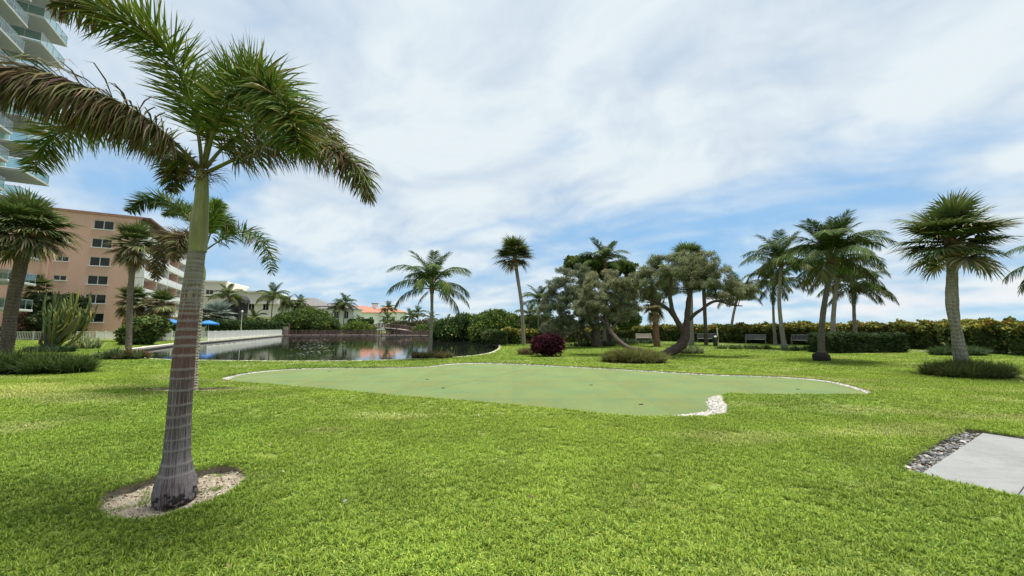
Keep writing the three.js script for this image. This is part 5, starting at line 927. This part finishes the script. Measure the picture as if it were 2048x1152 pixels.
hedge('clipped_hedge', 'low dark clipped hedge beside the grey bench and coconut palms', [[19.6, 24.6], [25.4, 25.5]], 1.3, 1.2, clMed, 0.9, 80, (R) => vary([0.05, 0.075, 0.028], R, 0.32), { seed: 86, rough: 0.06 });
bed('border_plants', 'low green border plants along the walkway edge', 'plants', [17.6, 0, -29.0], 2.2, 0.35, 70, [clumpB, clumpWide], 0.62, [0.09, 0.13, 0.04], { seed: 37, soil: false });
bed('border_plants', 'low dark border plants at the foot of the tall coconut palm', 'plants', [20.6, 0, -27.0], 1.8, 0.5, 60, [clumpB, clumpWide], 0.62, [0.055, 0.085, 0.032], { seed: 38, soil: false });
bed('spider_lily_bed', 'pale green bed of strap leaves right of the leaning grey leaved tree', 'plants', [10.9, 0, -24.2], 1.25, 0.55, 60, [clumpWide], 0.85, [0.20, 0.235, 0.11], { seed: 39, soil: false });
bed('liriope_bed', 'broad round bed of strap leaves at the foot of leaning trunks', 'plants', [5.75, 0, -18.2], 1.42, 0.85, 230, [clumpA, clumpB], 1.0, [0.125, 0.135, 0.04], { seed: 40, group: 'strap leaf beds' });
bed('liriope_bed', 'dark low bed of leaves behind the thick trunk of the darker grey tree', 'plants', [7.0, 0, -33.4], 2.0, 0.6, 80, [clumpB, clumpWide], 0.8, [0.06, 0.085, 0.04], { seed: 41, group: 'strap leaf beds' });
bed('liriope_bed', 'dark green bed of leaves in front of the pale slatted bench', 'plants', [11.6, 0, -39], 3.4, 0.7, 120, [clumpB, clumpWide], 0.85, [0.06, 0.09, 0.04], { seed: 42, group: 'strap leaf beds' });
bed('liriope_bed', 'wide bed of strap leaves round the double trunked sabal palm', 'plants', [15.2, 0, -12.9], 1.2, 0.72, 190, [clumpA, clumpB], 0.85, [0.125, 0.15, 0.042], { seed: 43, group: 'strap leaf beds' });
bed('liriope_bed', 'dark clump of leaves against the sea grape hedge behind the double trunk', 'plants', [26.2, 0, -22.6], 1.5, 0.6, 90, [clumpA, clumpB], 0.95, [0.05, 0.085, 0.03], { seed: 45, group: 'strap leaf beds' });

// grey leaved buttonwood trees
const gw = { color: [0.185, 0.215, 0.11], mixC: [0.36, 0.36, 0.23], mixP: 0.22, s: 1.05, spread: 0.21, leaves: 30, boughs: 20, group: 'grey leaved trees' };
broadTree('buttonwood_tree', 'grey leaved tree with dark leaning trunk forking low at the round bed', [8.6, 22], [
  { p: [[8.51,0.03,-22], [9.18,0.29,-22], [9.69,0.63,-22], [9.94,1.14,-22], [9.9,1.63,-22]], r: [0.22, 0.24, 0.24, 0.26, 0.20] },
  { p: [[9.9,1.42,-22], [9.5,2.18,-22.2], [9.02,2.83,-22.4], [8.33,3.19,-22.5], [7.34,3.5,-22.6], [6.32,3.35,-22.7]], r: [0.15, 0.11, 0.09, 0.07, 0.04] },
  { p: [[9.78,1.48,-22], [9.14,2.47,-21.6], [8.88,3.3,-21.3], [8.85,4.26,-21], [8.61,4.93,-20.8]], r: [0.16, 0.12, 0.10, 0.08, 0.04] },
  { p: [[10,1.25,-22], [10.16,2.35,-22.1], [10.37,3.37,-22.2], [10.76,4.42,-22.3], [10.62,5.33,-22.4]], r: [0.20, 0.15, 0.13, 0.09, 0.05] },
  { p: [[10.2,2.06,-22.1], [10.72,2.57,-21.8], [11.56,3.12,-21.5], [12.23,2.87,-21.2], [12.74,2.81,-21]], r: [0.12, 0.09, 0.07, 0.05, 0.03] },
  { p: [[11.56,3.12,-21.5], [12.68,3.2,-21.8], [13.83,3.5,-22]], r: [0.06, 0.045, 0.025] }],
  [[...[8.01,4.38,-21.5], 1.15], [...[8.97,4.96,-21], 1.25], [...[10.92,5.26,-22.3], 1.35], [...[11.54,4.23,-22], 1.2], [...[12.1,3.59,-21.4], 0.95], [...[13.6,3.56,-22], 0.75], [...[7.26,3.99,-22.5], 1.1], [...[6.62,3.35,-22.7], 0.85], [...[10.39,4.2,-23], 1.3], [...[8.84,3.71,-22.6], 0.9]], { ...gw, seed: 131, boughs: 22 });
broadTree('buttonwood_tree', 'grey leaved tree with thin curved trunk rising from the round bed', [6.4, 20.6], [
  { p: [[6.99,0.37,-20.6], [6.44,0.47,-20.8], [5.97,0.83,-21.2], [5.64,1.4,-21.8], [5.55,2.06,-22.4], [5.57,2.83,-23]], r: [0.13, 0.13, 0.12, 0.12, 0.11, 0.08] },
  { p: [[5.58,1.77,-22.2], [5.05,2.3,-22.5], [4.48,2.62,-23], [4.12,3.13,-23]], r: [0.09, 0.06, 0.05, 0.03] },
  { p: [[5.61,1.48,-21.9], [6.17,2.06,-22], [6.72,2.71,-22.4]], r: [0.08, 0.06, 0.03] }],
  [[...[5.2,3.74,-23], 1.35], [...[6.32,3.92,-23.2], 1.2], [...[5.73,2.82,-22.8], 1.1], [...[6.57,2.6,-22.6], 0.95], [...[4.66,2.92,-23], 1.0], [...[5.48,4.57,-23.5], 1.0]], { ...gw, seed: 132, color: [0.20, 0.215, 0.115] });
broadTree('buttonwood_tree', 'darker grey leaved spreading tree with several dark trunks by the slim sabal palm', [7.2, 31.5], [
  { p: [[6.97,0.13,-31.5], [6.91,1.02,-31.5], [7.01,1.84,-31.5], [6.87,2.87,-31.5]], r: [0.42, 0.32, 0.26, 0.16] },
  { p: [[6.73,0.41,-31.5], [6.07,1.11,-31.4], [5.47,1.64,-31.2], [4.72,2.24,-31]], r: [0.18, 0.14, 0.12, 0.07] },
  { p: [[6.92,1.43,-31.5], [6.32,2.17,-31.3], [5.54,3.05,-31], [4.71,3.86,-30.8]], r: [0.18, 0.14, 0.10, 0.06] },
  { p: [[7.09,1.64,-31.5], [7.77,2.33,-31.5], [8.6,2.58,-31.5], [9.42,2.25,-31.5]], r: [0.14, 0.11, 0.08, 0.05] },
  { p: [[5.41,0.23,-31], [5.43,1.03,-31], [5.88,1.64,-31.2]], r: [0.13, 0.09, 0.08] }],
  [[...[4.01,4.49,-31], 1.7], [...[3.4,2.72,-30.8], 1.5], [...[5.26,5.58,-31.5], 1.8], [...[5.14,3.46,-31], 1.8], [...[7.02,4.58,-32], 1.7], [...[4.3,1.64,-31], 1.2], [...[7.4,2.68,-32], 1.5], [...[9.08,2.68,-32], 1.3], [...[6.03,2.17,-31.5], 1.2]], { ...gw, seed: 133, color: [0.14, 0.17, 0.098], mixC: [0.26, 0.275, 0.19], boughs: 17, leaves: 32, s: 1.3, spread: 0.30 });
broadTree('sea_grape_tree', 'green round leaved tree behind the grey leaved trees', [9.4, 37], [{ p: [[9.4, 0, -37], [9.3, 2.5, -37], [9.0, 5, -37]], r: [0.25, 0.2, 0.12] }, { p: [[9.35, 2, -37], [10.6, 4.0, -37], [11.0, 5.4, -37]], r: [0.14, 0.1, 0.05] }], [[...[6.61,7.44,-36.5], 1.5], [...[8.16,7.02,-37], 1.6], [...[10.61,6.67,-37], 1.6], [...[11.64,5.29,-37], 1.3], [...[10.76,2.35,-36], 1.3]], { seed: 134, boughs: 16, leaves: 22, s: 1.3, cl: clRound, color: [0.085, 0.13, 0.035], mixC: [0.17, 0.19, 0.05], mixP: 0.15, spread: 0.4 });
mound('grey_shrub', 'grey green shrub under the young coconut palm', 'bush', [3.9, 0, -38.6], [[0, 1.5, 0, 1.2, 0.9, 0.9], [0.9, 1.3, 0, 1.0, 0.8, 0.8], [-0.3, 0.9, 0, 0.9, 0.8, 0.8]], clMed, 1.0, 520, (R) => vary([0.15, 0.155, 0.10], R, 0.3), { seed: 87 });

// palms of the middle and right
coconut('coconut palm with pale spread fronds above the grey leaved trees', [8.4, 34.8], [0.25, 7.2, 0], { seed: 124, L: 3.0, r: 0.15, ball: 0.42, plan: { up: 7, high: 8, mid: 4 } });
sabal('short sabal palm with reddish booted trunk behind the leaning tree', [12.45, 33.0], [-0.1, 3.4, 0], { seed: 27, r: 0.25, L: 1.2, bark: barkRed, plan: { up: 5, high: 8, mid: 10, low: 10, hang: 5 } });
sabal('sabal palm with large round head above the leaning grey leaved tree', [16.9, 36.2], [0.15, 7.6, 0], { seed: 28, r: 0.24, L: 2.0, bark: barkPale, plan: { up: 10, high: 14, mid: 14, low: 8, hang: 2 } });
sabal('slim sabal palm trunk beside the larger sabal behind the leaning tree', [18.0, 35.6], [0.05, 6.2, 0], { seed: 29, r: 0.16, L: 1.5, bark: barkDark, plan: { up: 5, high: 7, mid: 9, low: 8 } });
coconut('leaning coconut palm with flared pale foot behind the walkway bin', [23.4, 41.0], [1.1, 5.2, 0], { seed: 125, L: 2.8, r: 0.17, flare: 3.0, bow: 0.2, bark: barkPale, plan: { up: 4, high: 7, mid: 7, low: 4 } });
coconut('slender dark coconut palm close behind the pale trunked palm', [24.7, 36.0], [0.2, 5.7, 0], { seed: 126, L: 2.9, r: 0.14, plan: { up: 3, high: 7, mid: 8, low: 4, hang: 2 } });
coconut('pale trunked coconut palm standing in the walkway border', [20.85, 29.4], [0.2, 6.4, 0], { seed: 127, L: 3, r: 0.17, flare: 1.8, bark: barkPale, bow: 0.5, plan: { up: 5, high: 8, mid: 7, low: 5, hang: 1 } });
coconut('large coconut palm with dark trunk and black root ball on the lawn', [15.1, 18.8], [0.9, 4.75, 0], { seed: 128, L: 2.75, r: 0.16, flare: 1.9, bow: 0.15, ball: 0.38, bark: barkMat(0.55, 0.5, 0.46), plan: { up: 11, high: 11, mid: 7, low: 4 } });
coconut('grey coconut palm close behind the large one with the root ball', [23.35, 27.9], [0.75, 5.4, 0], { seed: 129, L: 2.85, r: 0.19, bark: barkPale, plan: { up: 4, high: 7, mid: 8, low: 5, hang: 2 } });
coconut('coconut palm behind the low clipped hedge with a long side frond', [27.1, 30.2], [0.2, 4.7, 0], { seed: 130, L: 2.8, r: 0.16, plan: { up: 3, high: 6, mid: 5, low: 4, hang: 2 }, extra: [[0.05, 'low', 0.25, 3.6], [0.1, 'mid', -0.1, 3.3]] });
sabal('double trunked sabal palm with wide tan green head in a leaf bed', [15.55, 13.3], null, { seed: 30, r: 0.13, stems: [
  { at: [-0.03, 0, 0.1], top: [0.1, 4.4, 0], mid: [-0.25, 2.4, 0.05], L: 1.45, plan: { up: 8, high: 18, mid: 20, low: 4 } },
  { at: [0.12, 0, -0.25], top: [0.42, 4.35, -0.3], mid: [0.2, 2.3, -0.25], L: 1.25, plan: { high: 5, mid: 9, low: 2 } }] });
coconut('coconut palm reaching one drooping frond towards the double trunked sabal', [31.2, 20.5], [0.3, 4.9, 0], { seed: 141, L: 3.2, r: 0.16, plan: { up: 4, high: 7, mid: 6, low: 4 }, extra: [[Math.PI, 'low', 0.2, 3.5]] });

{ // a few dry leaves and bits on the grass
  const R = rng(515), g = cluster(9, 1, 0.05, 0.012, 0.0), it = [];
  for (let k = 0; k < 130; k++) { const y = Math.sqrt(rr(6, 330, R)), x = rr(-1.4, 1.4, R) * y; if (inside(x, y, greenHole) || inside(x, y, pondPoly) || inside(x, y, padHole)) continue; it.push({ p: [x, 0.035 + R() * 0.015, -y], e: [rr(-0.5, 0.5, R), R() * 6.3, rr(-0.5, 0.5, R)], s: rr(0.5, 1.5, R), c: vary(R() < 0.5 ? [0.30, 0.24, 0.14] : [0.42, 0.39, 0.30], R, 0.3) }); }
  tag(instanced('fallen_leaves', g, leafB, it, scene), 'few small dry leaves scattered on the lawn', 'leaves', null, 'stuff');
}

// ---------------------------------------------------------------- shadows and picture
scene.traverse((o) => { if (o.isMesh) { o.castShadow = true; o.receiveShadow = true; } });
renderer.render(scene, camera);
